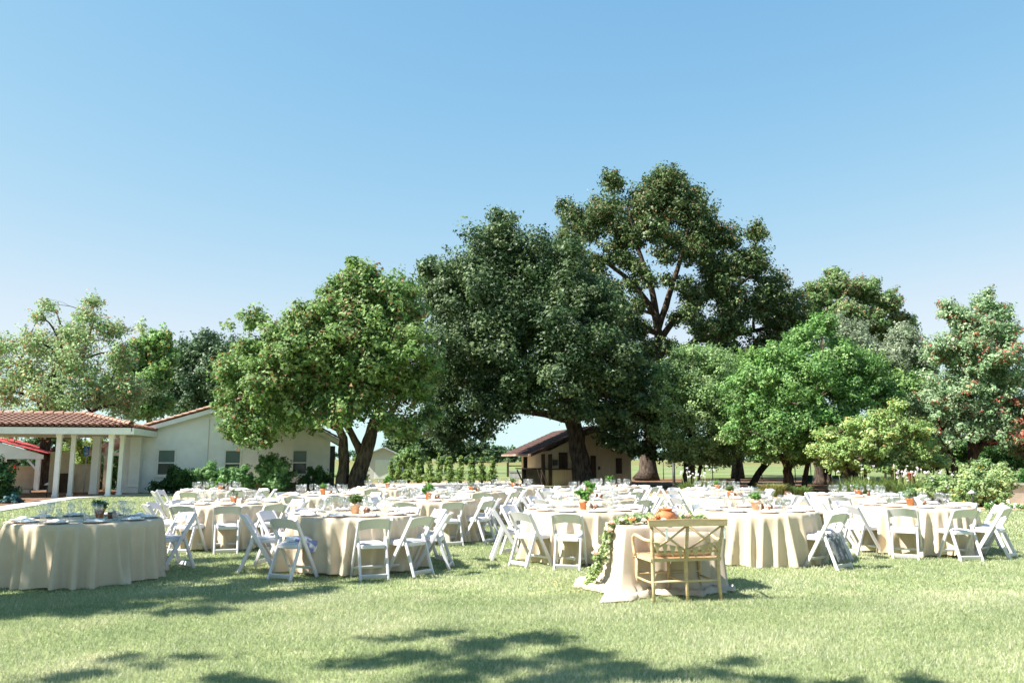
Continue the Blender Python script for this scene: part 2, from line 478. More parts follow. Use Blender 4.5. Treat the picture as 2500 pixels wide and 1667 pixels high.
sheet('pasture', [(-30, 66), (140, 66), (260, 190), (-40, 190)], -.017, M['greenfield'])
sheet('dirt_strip', [G(560, 1196), G(860, 1178), G(1300, 1171), G(1300, 1200), G(560, 1206)], -.015, M['dirt'])
sheet('driveway', [G(880, 1184), G(1290, 1178), G(1330, 1200), G(870, 1202)], -.010, M['asphalt'])
sheet('concrete_apron', [G(855, 1183.5), G(1245, 1174.5), G(1255, 1178.5), G(858, 1188)], -.006, M['concrete'])
pw = MB()
pl = [onz(-80, 1250), onz(60, 1229), onz(190, 1212), onz(330, 1207), onz(470, 1204)]
pr = [onz(-80, 1262), onz(60, 1240), onz(190, 1217), onz(330, 1209.5), onz(470, 1206)]
pw.add([(p.x, p.y, .035) for p in pl] + [(p.x, p.y, .035) for p in pr], [(i, i + 5, i + 6, i + 1) for i in range(4)])
pw.add([(p.x, p.y, .035) for p in pr] + [(p.x, p.y, -.02) for p in pr], [(i, i + 5, i + 6, i + 1) for i in range(4)])
struct(pw, 'footpath', M['concrete'])
sheet('planting_bed', [G(-80, 1250), G(60, 1229), G(190, 1212), G(330, 1207), G(330, 1196), G(100, 1190), G(-80, 1200)], .006, M['mulch'])
sheet('parking_court', [G(-200, 1196), G(330, 1196.5), G(330, 1175), G(-200, 1172)], -.004, M['concrete'])

# grass blades: real geometry, thinner and longer near the camera, coarser further off
def grass(name, x0, x1, y0, y1, dens, h, wd, label):
    n = int((x1 - x0) * (y1 - y0) * dens)
    x = rng.uniform(x0, x1, n); y = rng.uniform(y0, y1, n)
    k = inlawn(x, y) & (np.abs(x) < y * .68 + 1.6)
    x, y = x[k], y[k]; n = len(x)
    patch = np.sin(x * 1.7 + 1.3 * np.sin(y * 1.1)) * np.sin(y * 2.3 + 1.1 * np.sin(x * .9)) * .5 + .5
    patch = .6 * patch + .4 * rng.random(n)
    hh = h * (.45 + .8 * rng.random(n)) * (.75 + .5 * patch)
    a = rng.uniform(0, 2 * np.pi, n); ln = rng.uniform(.1, 1.0, n) * hh
    dx, dy = np.cos(a), np.sin(a)
    b = rng.uniform(0, 2 * np.pi, n)
    wx, wy = np.cos(b) * wd / 2, np.sin(b) * wd / 2
    V = np.zeros((n, 3, 3), np.float32)
    V[:, 0] = np.stack([x - wx, y - wy, np.zeros(n)], 1)
    V[:, 1] = np.stack([x + wx, y + wy, np.zeros(n)], 1)
    V[:, 2] = np.stack([x + dx * ln, y + dy * ln, hh], 1)
    g1, g2, g3 = np.array([.205, .26, .13]), np.array([.43, .45, .285]), np.array([.59, .56, .43])
    t = np.clip(patch + .25 * rng.normal(size=n), 0, 1)[:, None]
    C = g1 * (1 - t) + g2 * t
    dry = rng.random(n) < (.06 + .20 * (patch > .72))
    C[dry] = g3 * (.8 + .4 * rng.random((dry.sum(), 1)))
    C *= (.88 + .24 * rng.random((n, 1)))
    o = link(name, np_mesh(name, V.reshape(-1, 3), 3, M['blade'], C))
    o['kind'] = 'stuff'; o['label'] = label; o['category'] = 'grass'
grass('grass', -8, 8, 4.6, 9.5, 5200, .034, .006, 'short sunlit turf closest to the camera')
grass('grass', -12, 12, 9.5, 16, 1900, .034, .010, 'short turf between the front round tables')
grass('grass', -21, 19, 16, 38, 300, .05, .028, 'short turf round the rear tables and house')

# ------------------------------------------------------------------ house and covered walkway
HO = Vector((-15.9, 33.4, 0)); HU = Vector((.975, .222, 0)).normalized(); HW = Vector((-HU.y, HU.x, 0))
HRZ = math.atan2(HU.y, HU.x)
def hp(u, v, w):
    """photograph pixel on the vertical plane at depth w of the house frame -> local (u, w, z)"""
    p = onplane(u, v, HO + HW * w, HW) - HO
    return Vector((p.dot(HU), w, p.z))
house = thing('house', 'white stucco gabled house with clay tile roof behind the shrubs', 'house', HO, HRZ)
WW = 4.85
hl, hr = hp(340, 1100, WW).x, hp(806, 1100, WW).x
ap = hp(632, 972, WW); zl = hp(345, 1054, WW).z; zr = hp(806, 1067, WW).z
b = MB()
b.prism([(hl, WW, -.05), (hr, WW, -.05), (hr, WW, zr), (ap.x, WW, ap.z), (hl, WW, zl)], (0, 12, 0))
build(b, 'wall', M['stucco'], house)
b = MB(); b.box(((hl + hr) / 2, WW - .03, .25), (hr - hl, .06, .5)); build(b, 'plinth', M['stucco'], house)
b = MB(); b.box((hp(508, 1100, WW).x, WW - .012, 1.9), (.035, .025, 3.2)); build(b, 'wall_joint', M['soffit'], house)
def sloped(b, x0, z0, x1, z1, y0, y1, th):
    d = Vector((x1 - x0, 0, z1 - z0)).normalized(); n = Vector((-d.z, 0, d.x))
    b.prism([Vector((x0, y0, z0)), Vector((x1, y0, z1)), Vector((x1, y0, z1)) + n * th, Vector((x0, y0, z0)) + n * th], (0, y1 - y0, 0))
tile_m = MB()
nseg = 7
def tile_shape():
    b = MB(); L = .44; V = []
    for y, r in ((0, .105), (L, .085)):
        for o in (0, -.016):
            for i in range(nseg):
                t = math.pi * i / (nseg - 1)
                V.append(((r + o) * math.cos(t), y, (r + o) * math.sin(t) * .85 + (.012 if y == 0 else -.006)))
    k = nseg
    Fs = [(i, i + 1, 2 * k + i + 1, 2 * k + i) for i in range(k - 1)]
    Fs += [(k + i + 1, k + i, 3 * k + i, 3 * k + i + 1) for i in range(k - 1)]
    Fs += [(i + 1, i, k + i, k + i + 1) for i in range(k - 1)]
    b.add(V, Fs, False)
    return b.mesh('roof_tile', M['tile'])
TILE = tile_shape()
def put_tile(parent, p, run, across, scale=1.0):
    """tile lying with its length along 'run' (uphill) and its width along 'across'"""
    run = Vector(run).normalized(); across = Vector(across).normalized(); up = across.cross(run).normalized()
    j = random.uniform(-.02, .02)
    m = Matrix((across, run, up)).transposed()
    o = link('roof_tile', TILE, parent)
    o.rotation_euler = (m @ Matrix.Rotation(j, 3, 'Z')).to_euler(); o.location = Vector(p) + up * random.uniform(0, .012)
    o.scale = (scale * random.uniform(.97, 1.03), random.uniform(.97, 1.03), scale)
    return o
roof = MB()
el = Vector((hl - .1, 0, zl - .02)); er = Vector((hr + .55, 0, zr - .36))
sloped(roof, el.x, el.z + .10, ap.x, ap.z + .10, WW - .30, WW + 12.2, .07)
sloped(roof, ap.x, ap.z + .10, er.x, er.z + .10, WW - .30, WW + 12.2, .07)
house_roof = build(roof, 'roof', M['deck'], house)
bb = MB()
sloped(bb, el.x, el.z - .10, ap.x, ap.z - .10, WW - .34, WW - .28, .20)
sloped(bb, ap.x, ap.z - .10, er.x, er.z - .10, WW - .34, WW - .28, .20)
build(bb, 'barge_board', M['trim'], house)
for a, e, sg in ((el, ap, 1), (er, ap, -1)):
    d = Vector((e.x - a.x, 0, e.z - a.z)); n = int(d.length / .34); dn = d.normalized()
    for r in range(2):
        for i in range(n):
            p = Vector((a.x, WW - .30 + .22 * r, a.z + .19)) + dn * (i * .34)
            put_tile(house_roof, p, dn, Vector((0, -sg, 0)), 1.05)
for x in (hp(455, 1020, WW).x, hp(786, 1068, WW).x):
    l = MB(); l.box((x, WW - .16, hp(470, 1022, WW).z if x < 3 else hp(786, 1070, WW).z), (.28, .3, .14)); build(l, 'floodlight', M['trim'], house)
def window(u0, u1, v0, v1):
    a = hp(u0, v0, WW); c = hp(u1, v1, WW); w, h = c.x - a.x, a.z - c.z; x, z = (a.x + c.x) / 2, (a.z + c.z) / 2
    f = MB(); t = .075
    for q in ((x, WW - .035, a.z + t / 2, w + 2 * t, t), (x, WW - .035, c.z - t / 2, w + 2 * t, t)):
        f.box(q[:3], (q[3], .09, q[4]))
    for sx in (-1, 1): f.box((x + sx * (w / 2 + t / 2), WW - .036, z), (t, .085, h))
    f.box((x, WW - .03, z - .02), (w, .07, .055))
    wo = build(f, 'window', M['trim'], house)
    q = MB(); q.box((x, WW - .008, z + h / 4), (w, .012, h / 2 - .02)); build(q, 'pane', M['blind'], wo)
    q = MB(); q.box((x, WW - .0085, z - h / 4), (w, .012, h / 2 - .02)); build(q, 'pane', M['pane'], wo)
    q = MB(); q.box((x, WW - .07, c.z - t - .03), (w + .3, .14, .05)); build(q, 'sill', M['trim'], wo)
window(389, 424, 1099, 1158); window(552, 584, 1100, 1160); window(717, 747, 1100, 1156)
# utility box on the right corner
b = MB(); b.box((hr + .12, WW + .3, 1.2), (.25, .4, 2.0)); build(b, 'downpipe', M['metal'], house)

walk = thing('covered_walkway', 'white columned walkway under a hipped clay tile roof', 'walkway', HO, HRZ)
EZ, RZ_, RW, LU = 2.88, 3.46, 2.75, -9.0         # eave height, ridge height, ridge depth, left end
b = MB(); b.add([(LU, 0, EZ), (0, 0, EZ), (-RW * .95, RW, RZ_), (LU, RW, RZ_)], [(0, 1, 2, 3)])
b.add([(0, 0, EZ), (.1, 6.2, EZ - .02), (-RW * .95, RW, RZ_)], [(0, 1, 2)])
b.add([(LU, RW, RZ_), (-RW * .95, RW, RZ_), (.1, 6.2, EZ - .02), (LU, 6.2, EZ - .02)], [(0, 1, 2, 3)])
wroof = build(b, 'roof', M['deck'], walk)
run = Vector((0, RW, RZ_ - EZ)).normalized(); sl = math.hypot(RW, RZ_ - EZ)
nrow = int(sl / .355)
for r in range(nrow + 1):
    s_ = r * .355 - .06
    xr = -RW * .95 * (s_ / sl)
    x = -7.4
    while x < xr - .05:
        put_tile(wroof, Vector((x, 0, EZ + .03)) + run * s_, run, (1, 0, 0), 1.1)
        x += .262
e1 = Vector((.1, 6.2, EZ - .02)); top = Vector((-RW * .95, RW, RZ_))
ex = Vector((-RW * .95, 0, RZ_ - EZ)).normalized()
for r in range(5):
    y = .55 + r * .05
    yy = .35 + r * .5
    while yy < 6.0 - r * .62:
        put_tile(wroof, Vector((.05, yy, EZ + .03)) + ex * (r * .36 - .05), ex, (0, 1, 0), 1.1)
        yy += .27
for i in range(12):
    hd = (top - Vector((0, 0, EZ))); put_tile(wroof, Vector((0, 0, EZ + .10)) + hd * (i / 12), hd, hd.cross(Vector((0, 0, 1))), 1.25)
for i in range(16):
    put_tile(wroof, Vector((-RW * .95 - .4 * i, RW, RZ_ + .06)), (-1, 0, 0), (0, 1, 0), 1.3)
b = MB(); b.box((LU / 2, .06, EZ - .17), (-LU, .07, .27)); b.box((.07, 3.1, EZ - .17), (.07, 6.1, .27)); build(b, 'fascia', M['trim'], walk)
b = MB(); b.box((LU / 2, 3.1, EZ - .29), (-LU - .1, 6.0, .03)); build(b, 'soffit', M['soffit'], walk)
for u, v, w, wd in ((134, 1211, .55, .175), (170, 1208, 1.4, .165), (263, 1210, .55, .175), (290, 1206, 1.5, .165), (-60, 1214, .55, .175), (228, 1203, 3.6, .3), (306, 1199, 4.6, .3)):
    p = hp(u, v, w); hc = EZ - .30
    c_ = MB(); c_.box((p.x, w, hc / 2), (wd, wd, hc)); c_.box((p.x, w, .06), (wd + .04, wd + .04, .12)); c_.box((p.x, w, hc - .06), (wd + .05, wd + .05, .12))
    build(c_, 'column', M['trim'] if wd < .25 else M['stucco'], walk)
b = MB(); x0, x1 = hp(311, 1190, 4.2).x, hp(342, 1190, 4.6).x
b.box(((x0 + x1) / 2, 4.5, 1.3), (x1 - x0, .6, 2.6)); build(b, 'pier', M['stucco'], walk)
b = MB(); b.box(((x0 + x1) / 2, 4.18, .3), (x1 - x0 + .1, .1, .05)); build(b, 'pier_band', M['trim'], walk)
# second sloped awning seen through the columns
aw = thing('entry_awning', 'tan sloping entry roof seen between the walkway columns', 'awning', HO, HRZ)
a0, a1 = hp(222, 1098, 7.5), hp(306, 1062, 7.5)
b = MB(); b.prism([(a0.x, 7.0, a0.z), (a1.x, 7.0, a1.z), (a1.x, 7.0, a1.z - .35), (a0.x, 7.0, a0.z - .12)], (0, 3.5, 0)); build(b, 'roof', M['tile'], aw)
b = MB(); b.box(((a0.x + a1.x) / 2, 7.2, a0.z - .2), (a1.x - a0.x, .1, .18)); build(b, 'beam', M['soffit'], aw)
for u in (236, 257):
    p = hp(u, 1190, 7.2); c_ = MB(); c_.box((p.x, 7.2, 1.15), (.22, .22, 2.3)); build(c_, 'post', M['beige'], aw)
def wallbox(name, label, cat, u0, u1, v0, v1, w, th, mat, caps=True):
    a, c_ = hp(u0, v0, w), hp(u1, v1, w)
    t = thing(name, label, cat, HO + HU * ((a.x + c_.x) / 2) + HW * w, HRZ)
    h = a.z + .05
    b = MB(); b.box((0, 0, h / 2 - .05), (abs(c_.x - a.x), th, h)); build(b, 'wall', mat, t)
    if caps:
        b = MB(); b.box((0, 0, h - .02), (abs(c_.x - a.x) + .08, th + .08, .07)); build(b, 'coping', M['beige'], t)
    return t
wallbox('garden_wall', 'beige stucco wall behind the walkway with dappled shade', 'wall', 184, 236, 1135, 1203, 6.0, .3, M['beige'])
wallbox('gate_pier', 'taller rounded beige pier beside the dark wooden gate', 'pier', 127, 168, 1106, 1203, 6.2, .4, M['beige'])
wallbox('wooden_gate', 'dark brown slatted gate in front of the beige pier', 'gate', 147, 168, 1155, 1203, 5.6, .08, M['darkwood'], False)
wallbox('boundary_wall', 'long beige boundary wall beyond the parking court', 'wall', -60, 124, 1140, 1180, 11.0, .25, M['beige'])
# hedge behind, visible between columns
def shrub(name, label, lobes, count, clump, leaf, pal, w, accent=None, accw=0, cat='shrub', group=None, stems=True, lmat='leaf', flat=.9, up=.4, shell=.6, base=None):
    c = Vector(base) if base is not None else Vector(lobes[0][0])
    root = thing(name, label, cat, (c.x, c.y, 0), group=group)
    off = Vector((c.x, c.y, 0))
    if stems:
        b = MB()
        for q, r in lobes:
            e = Vector(q) - off
            for k in range(3):
                e2 = e + Vector(unit(1)[0]) * r * .5
                st = Vector((e.x * .35 + random.uniform(-.1, .1), e.y * .35 + random.uniform(-.1, .1), -.03))
                b.tube(bez(st, Vector((st.x, st.y, e2.z * .5)), e2, 4), [.03, .024, .016, .006], 4)
        build(b, 'stem', M['bark'], root)
    V, C = foliage([(Vector(q) - off, r) for q, r in lobes], count, clump, leaf, pal, w, accent, accw, up, flat, shell, 18)
    V[:, 2] = np.maximum(V[:, 2], .015)
    link('foliage', np_mesh('foliage', V, 3, M[lmat], C), root)
    return root
GREEN = [(.045, .10, .028), (.075, .135, .04), (.11, .17, .055)]
def pxl(px, D, jit=.3): return [(at(u, v, D + random.uniform(-jit, jit)), r * D / F) for u, v, r in px]
hedge_l = [(HO + HU * hp(u, 1100, 10).x + HW * 9.6 + Vector((0, 0, z)), .75) for u in (255, 275, 295, 312) for z in (.55, 1.1)]
shrub('clipped_hedge', 'clipped green hedge seen between the walkway columns', hedge_l, 6000, .2, .1, GREEN, [2, 3, 2], cat='hedge')
# blue accessible-parking sign
sp = hp(209, 1135, 5.2); spw = HO + HU * sp.x + HW * 5.2
sign = thing('parking_sign', 'small blue accessible parking sign on a post behind the walkway', 'sign', spw, HRZ)
b = MB(); b.tube([(0, 0, 0), (0, 0, hp(209, 1092, 5.2).z)], .025, 8); build(b, 'post', M['steel'], sign)
def sign_plate(v0, v1):
    z0, z1 = hp(209, v1, 5.2).z, hp(209, v0, 5.2).z
    b = MB(); b.box((0, -.035, (z0 + z1) / 2), (.26, .012, z1 - z0)); return build(b, 'plate', M['blue'], sign), (z0 + z1) / 2
p1, zc = sign_plate(1089, 1101)
b = MB(); s_ = .07
b.lathe([(0, .0), (.016, .008), (.02, .02), (.012, .034), (0, .04)], 8, (0.0, -.045, zc + .05))
b.tube([(0, -.046, zc + .05), (-.004, -.046, zc - .0), (.03, -.046, zc - .0), (.045, -.046, zc - .05), (.06, -.046, zc - .05)], .009, 6)
b.tube([(-.02 + .045 * math.cos(t), -.046, zc - .035 + .045 * math.sin(t)) for t in [math.radians(a) for a in range(110, 371, 20)]], .007, 6)
build(b, 'wheelchair_symbol', M['trim'], p1)
p2, zc2 = sign_plate(1102.5, 1111)
b = MB()
for i, (dx, dz, w_) in enumerate(((0, .04, .16), (0, .0, .19), (0, -.04, .14))): b.box((dx, -.044, zc2 + dz), (w_, .006, .018))
build(b, 'lettering', M['trim'], p2)
# red roofed shelter at the far left
gz = HO + HU * hp(20, 1100, 9).x + HW * 9.0
gaz = thing('red_roof_shelter', 'white open shelter with a red pitched roof at far left', 'shelter', gz, HRZ)
gx0, gx1 = -3.2, 1.75
zA, zB = hp(0, 1074, 9).z, hp(90, 1108, 9).z
b = MB(); b.add([(gx0, -.2, zA), (-1.0, -.2, zA + .1), (gx1, -.2, zB), (gx1, 3.4, zB), (-1.0, 3.4, zA + .1), (gx0, 3.4, zA)], [(1, 2, 3, 4), (0, 1, 4, 5)])
b.add([(gx0, -.2, zA + .04), (-1.0, -.2, zA + .14), (gx1 + .05, -.2, zB + .04), (gx1 + .05, 3.4, zB + .04), (-1.0, 3.4, zA + .14), (gx0, 3.4, zA + .04)], [(4, 3, 2, 1), (5, 4, 1, 0)])
build(b, 'roof', M['redroof'], gaz)
b = MB(); b.prism([(gx0, -.1, zB - .25), (gx1 - .1, -.1, zB - .25), (gx1 - .1, -.1, zB - .04), (-1.0, -.1, zA + .05), (gx0, -.1, zA - .05)], (0, .08, 0)); build(b, 'gable_panel', M['trim'], gaz)
for x, y in ((gx1 - .35, 0.05), (-1.2, 3.0), (gx1 - .35, 3.0)):
    b = MB(); b.box((x, y, (zB - .25) / 2), (.2, .2, zB - .25)); b.bar((x, y, zB - .85), (x - .5, y, zB - .28), .1, .1, (0, 1, 0)); build(b, 'post', M['trim'], gaz)
b = MB(); b.box((0, -1.2, .08), (2.4, .25, .16)); stop = build(b, 'parking_stop', M['concrete'], loc=HO + HU * hp(55, 1190, 8).x + HW * 6.6, rz=HRZ)
tag(stop, 'long pale concrete parking stop before the boundary wall', 'kerb stop')
def path_light(u, v, D, label):
    t = thing('path_light', label, 'lamp', at(u, v, D).to_2d().to_3d(), group='low garden path lights')
    b = MB(); b.tube([(0, 0, -.03), (0, 0, .5)], .02, 8); build(b, 'stake', M['metal'], t)
    b = MB(); b.lathe([(.0, .60), (.04, .58), (.13, .50), (.12, .49), (.02, .51)], 12); build(b, 'shade', M['steel'], t)
path_light(114, 1206, 33.5, 'low path light at the foot of the dark leaning trunk')
path_light(2375, 1236, 25.5, 'small path light before the rounded bush at right')

# planter in front of the house
pa, pb = hp(596, 1196, 3.3), hp(800, 1196, 3.3)
planter = thing('planter_wall', 'low brick planter wall with pale cap below the house window', 'planter', HO + HU * ((pa.x + pb.x) / 2) + HW * 3.3, HRZ)
plen = pb.x - pa.x
b = MB(); b.box((0, .2, .2), (plen - .04, .2, .42)); build(b, 'core', M['brick'], planter)
BR = MB(); BR.box((0, 0, 0), (.21, .06, .068)); BRM = BR.mesh('brick', M['brick'])
for r in range(5):
    n = int(plen / .225)
    for i in range(n):
        link('brick', BRM, planter, loc=(-plen / 2 + .12 + i * .225 + (.11 if r % 2 else 0) * .9, .08 + random.uniform(-.006, .006), .035 + r * .08))
b = MB(); b.box((0, .17, .44), (plen + .06, .34, .06)); build(b, 'cap', M['cap'], planter)

# house shrubs
DK = [(.018, .045, .016), (.03, .065, .022), (.045, .085, .03)]
GLOSS = [(.07, .13, .05), (.105, .175, .07), (.15, .22, .10)]
shrub('shrub', 'dark low shrub under the leftmost house window', pxl([(418, 1172, 26), (436, 1164, 22), (445, 1182, 22), (398, 1186, 18)], 36), 7000, .28, .14, DK, [2, 2, 1], group='shrubs along the house wall')
shrub('shrub', 'bright glossy shrub between the left and middle house windows', pxl([(500, 1160, 26), (480, 1178, 24), (530, 1172, 24), (512, 1147, 16)], 36.5), 7500, .28, .14, GLOSS, [1, 2, 2], group='shrubs along the house wall')
shrub('shrub', 'mid-green shrub under the middle house window', pxl([(578, 1166, 25), (602, 1176, 23), (560, 1182, 22), (592, 1150, 15)], 36.8), 7500, .28, .14, GLOSS, [2, 2, 1], group='shrubs along the house wall')
shrub('shrub', 'tallest rounded glossy shrub right of the middle house window', pxl([(668, 1142, 32), (690, 1158, 28), (650, 1166, 27), (678, 1182, 24), (645, 1132, 16)], 37), 10500, .28, .15, GLOSS, [1, 2, 2], group='shrubs along the house wall')
shrub('shrub', 'thin open shrub at the right corner of the house', pxl([(770, 1152, 22), (750, 1170, 20), (785, 1172, 20)], 37.2), 3000, .25, .13, DK, [1, 2, 2], group='shrubs along the house wall')
shrub('shrub', 'dark shrub cut off by the left picture edge', pxl([(-5, 1160, 34), (8, 1190, 28), (-20, 1215, 34), (12, 1212, 20)], 29), 8000, .25, .11, DK, [1, 2, 1])
shrub('groundcover', 'blue-green low plant beside the path at left edge', pxl([(30, 1218, 12), (15, 1222, 12), (45, 1221, 9)], 29), 2200, .12, .09, [(.05, .11, .12), (.07, .14, .15)], [1, 1], cat='plant', stems=False)
shrub('red_flower_shrub', 'low leafy plant with red blooms against the boundary wall', pxl([(28, 1150, 14), (12, 1155, 14)], 40), 1500, .2, .12, DK, [1, 1, 1], accent=[(.5, .05, .03)], accw=.12)

# ------------------------------------------------------------------ shed
SO = Vector(((1328 - CX) / F * 48.6, 48.6, 0)); SU = Vector((.985, .17, 0)).normalized(); SW = Vector((-SU.y, SU.x, 0)); SRZ = math.atan2(SU.y, SU.x)
def sp_(u, v, w):
    p = onplane(u, v, SO + SW * w, SW) - SO
    return Vector((p.dot(SU), w, p.z))
shed = thing('shed', 'cream board shed with brown roof and serving counter under the oak', 'shed', SO, SRZ)
sr_ = sp_(1540, 1100, 0).x; zE = sp_(1329, 1104, 0).z; apx = sr_ * .56; apz = sp_(1445, 1042, 0).z
b = MB(); b.prism([(.35, 0, -.05), (sr_, 0, -.05), (sr_, 0, zE + .15), (apx, 0, apz - .12), (.35, 0, zE + .1)], (0, 9.5, 0)); build(b, 'wall', M['boards'], shed)
x = .42
while x < sr_ - .05:
    zt = (zE + .1 + (apz - .12 - zE - .1) * (x - .35) / (apx - .35)) if x < apx else (apz - .12 + (zE + .15 - apz + .12) * (x - apx) / (sr_ - apx))
    b = MB(); b.box((x, -.012, zt / 2 - .03), (.035, .025, zt - .06)); build(b, 'batten', M['boards'], shed)
    x += .21
b = MB(); dl = Vector((apx, 0, apz)) - Vector((-.9, 0, zE - .25))
sloped(b, -.9, zE - .2, apx, apz, -.45, 10.6, .09); sloped(b, apx, apz, sr_ + .5, zE - .1, -.45, 10.6, .09); shroof = build(b, 'roof', M['shingle'], shed)
for r in range(12):          # shingle courses on the slope facing the lawn
    t0 = r / 12
    p0 = Vector((-.9, 0, zE - .2)).lerp(Vector((apx, 0, apz)), t0); d = Vector((apx + .9, 0, apz - zE + .2)).normalized(); n = Vector((-d.z, 0, d.x))
    b = MB(); q0 = p0 + n * .10; q1 = q0 + d * .34 - n * .012
    b.prism([q0 + Vector((0, -.47, 0)), q1 + Vector((0, -.47, 0)), q1 + n * .02 + Vector((0, -.47, 0)), q0 + n * .028 + Vector((0, -.47, 0))], (0, 11.08, 0)); build(b, 'shingle_course', M['shingle'], shroof)
b = MB(); sloped(b, -.9, zE - .26, apx, apz - .06, -.50, -.455, .16); sloped(b, apx, apz - .06, sr_ + .5, zE - .16, -.50, -.455, .16); build(b, 'barge_board', M['darkwood'], shed)
b = MB(); b.box((-.93, 5, zE - .14), (.06, 11, .12)); build(b, 'gutter', M['tile'], shed)
def shed_box(name, u0, u1, v0, v1, mat, y=-.04, th=.08):
    a, c_ = sp_(u0, v0, 0), sp_(u1, v1, 0)
    b = MB(); b.box(((a.x + c_.x) / 2, y, (a.z + c_.z) / 2), (c_.x - a.x, th, a.z - c_.z)); return build(b, name, mat, shed)
shed_box('window', 1364, 1385, 1104, 1143, M['darkwood']); shed_box('door', 1441, 1455, 1112, 1182, M['darkwood'])
w3 = shed_box('window', 1503, 1518, 1118, 1156, M['darkwood']); shed_box('sill', 1500, 1521, 1156, 1159, M['boards'], -.08, .16)
shed_box('wall_lamp', 1460, 1464, 1138, 1146, M['metal'], -.1, .12)
shed_box('hose_box', 1349, 1360, 1122, 1135, M['metal'], -.1, .18)
shed_box('counter', 1326, 1412, 1143, 1146, M['darkwood'], -.2, .42)
shed_box('half_wall', 1330, 1412, 1146, 1188, M['boards'], -.1, .1)
for u in (1281, 1299):
    p = sp_(u, 1150, 2.0)
    b = MB(); b.box((p.x, 2.0 if u < 1290 else 4.0, zE / 2 - .15), (.16, .16, zE - .2)); build(b, 'post', M['darkwood'], shed)
for u, y in ((1325, .0), (1342, -.02)):
    p = sp_(u, 1150, y); b = MB(); b.box((p.x, y - .14, zE / 2 - .1), (.2, .2, zE)); build(b, 'post', M['darkwood'], shed)
c0 = sp_(1262, 1143, 2.2); b = MB(); b.box(((c0.x + .3) / 2, 1.1, c0.z), (.3 - c0.x + .2, 2.3, .06)); build(b, 'counter', M['darkwood'], shed)
b = MB(); b.box((.0 - .3, 2.6, c0.z / 2), (1.2, .1, c0.z)); build(b, 'half_wall', M['boards'], shed)
for u0, u1, y in ((1262, 1279, 1.6), (1275, 1292, 1.6), (1312, 1326, -.3), (1322, 1338, -.3)):
    a, c_ = sp_(u0, 1146, y), sp_(u1, 1188, y); b = MB(); b.bar((a.x, y, a.z), (c_.x, y, 0), .08, .08, (0, 1, 0)); build(b, 'brace', M['darkwood'], shed)
# pale barn far behind
bp = at(935, 1120, 64); barn = thing('barn', 'pale metal-sided barn far behind the clipped young shrubs', 'barn', (bp.x, bp.y, 0), .12)
b = MB(); b.prism([(-1.5, 0, -.05), (1.5, 0, -.05), (1.5, 0, 1.75), (.0, 0, 2.4), (-1.5, 0, 1.75)], (0, 8, 0)); build(b, 'wall', M['barn'], barn)
b = MB(); sloped(b, -1.7, 1.68, 0, 2.42, -.3, 8.3, .08); sloped(b, 0, 2.42, 1.7, 1.68, -.3, 8.3, .08); build(b, 'roof', M['steel'], barn)
b = MB(); b.box((0, -.02, .75), (1.2, .05, 1.5)); build(b, 'door', M['trim'], barn)

# ------------------------------------------------------------------ trees
OAKP = [(.024, .044, .018), (.04, .064, .026), (.064, .09, .04), (.095, .12, .058)]
make_tree('live_oak', 'huge dense dark evergreen oak towering over the shed', [
    [(1428, 1186, .60), (1412, 1100, .50), (1400, 1030, .47), (1385, 960, .40), (1340, 860, .3), (1280, 740, .2)],
    [(1400, 1035, .30), (1365, 1005, .24), (1330, 985, .2), (1290, 940, .12)],
    [(1392, 990, .30), (1430, 880, .25), (1440, 760, .15)]], 46.5,
    [(1225, 545, 45), (1205, 590, 60), (1180, 650, 95), (1090, 690, 70), (1050, 660, 35), (1065, 720, 40), (1290, 640, 85), (1150, 760, 110), (1270, 770, 120), (1370, 690, 80), (1400, 620, 50),
     (1400, 800, 100), (1110, 860, 85), (1240, 890, 120), (1090, 950, 70), (1180, 980, 75), (1350, 910, 100), (1465, 880, 80), (1480, 980, 85), (1510, 1060, 60), (1130, 1040, 45),
     (1070, 1020, 55), (1290, 975, 50), (1460, 740, 70), (1430, 1000, 45), (1560, 1090, 40), (1545, 1000, 50), (1560, 930, 48), (1585, 1000, 45), (1600, 1060, 40), (1535, 870, 48), (1590, 1100, 28), (1175, 1060, 22), (1100, 1080, 30)],
    230000, .45, .19, OAKP, [2, 3, 3, 2], lmat='leaf_dry', limb_r=.2, shell=.4)
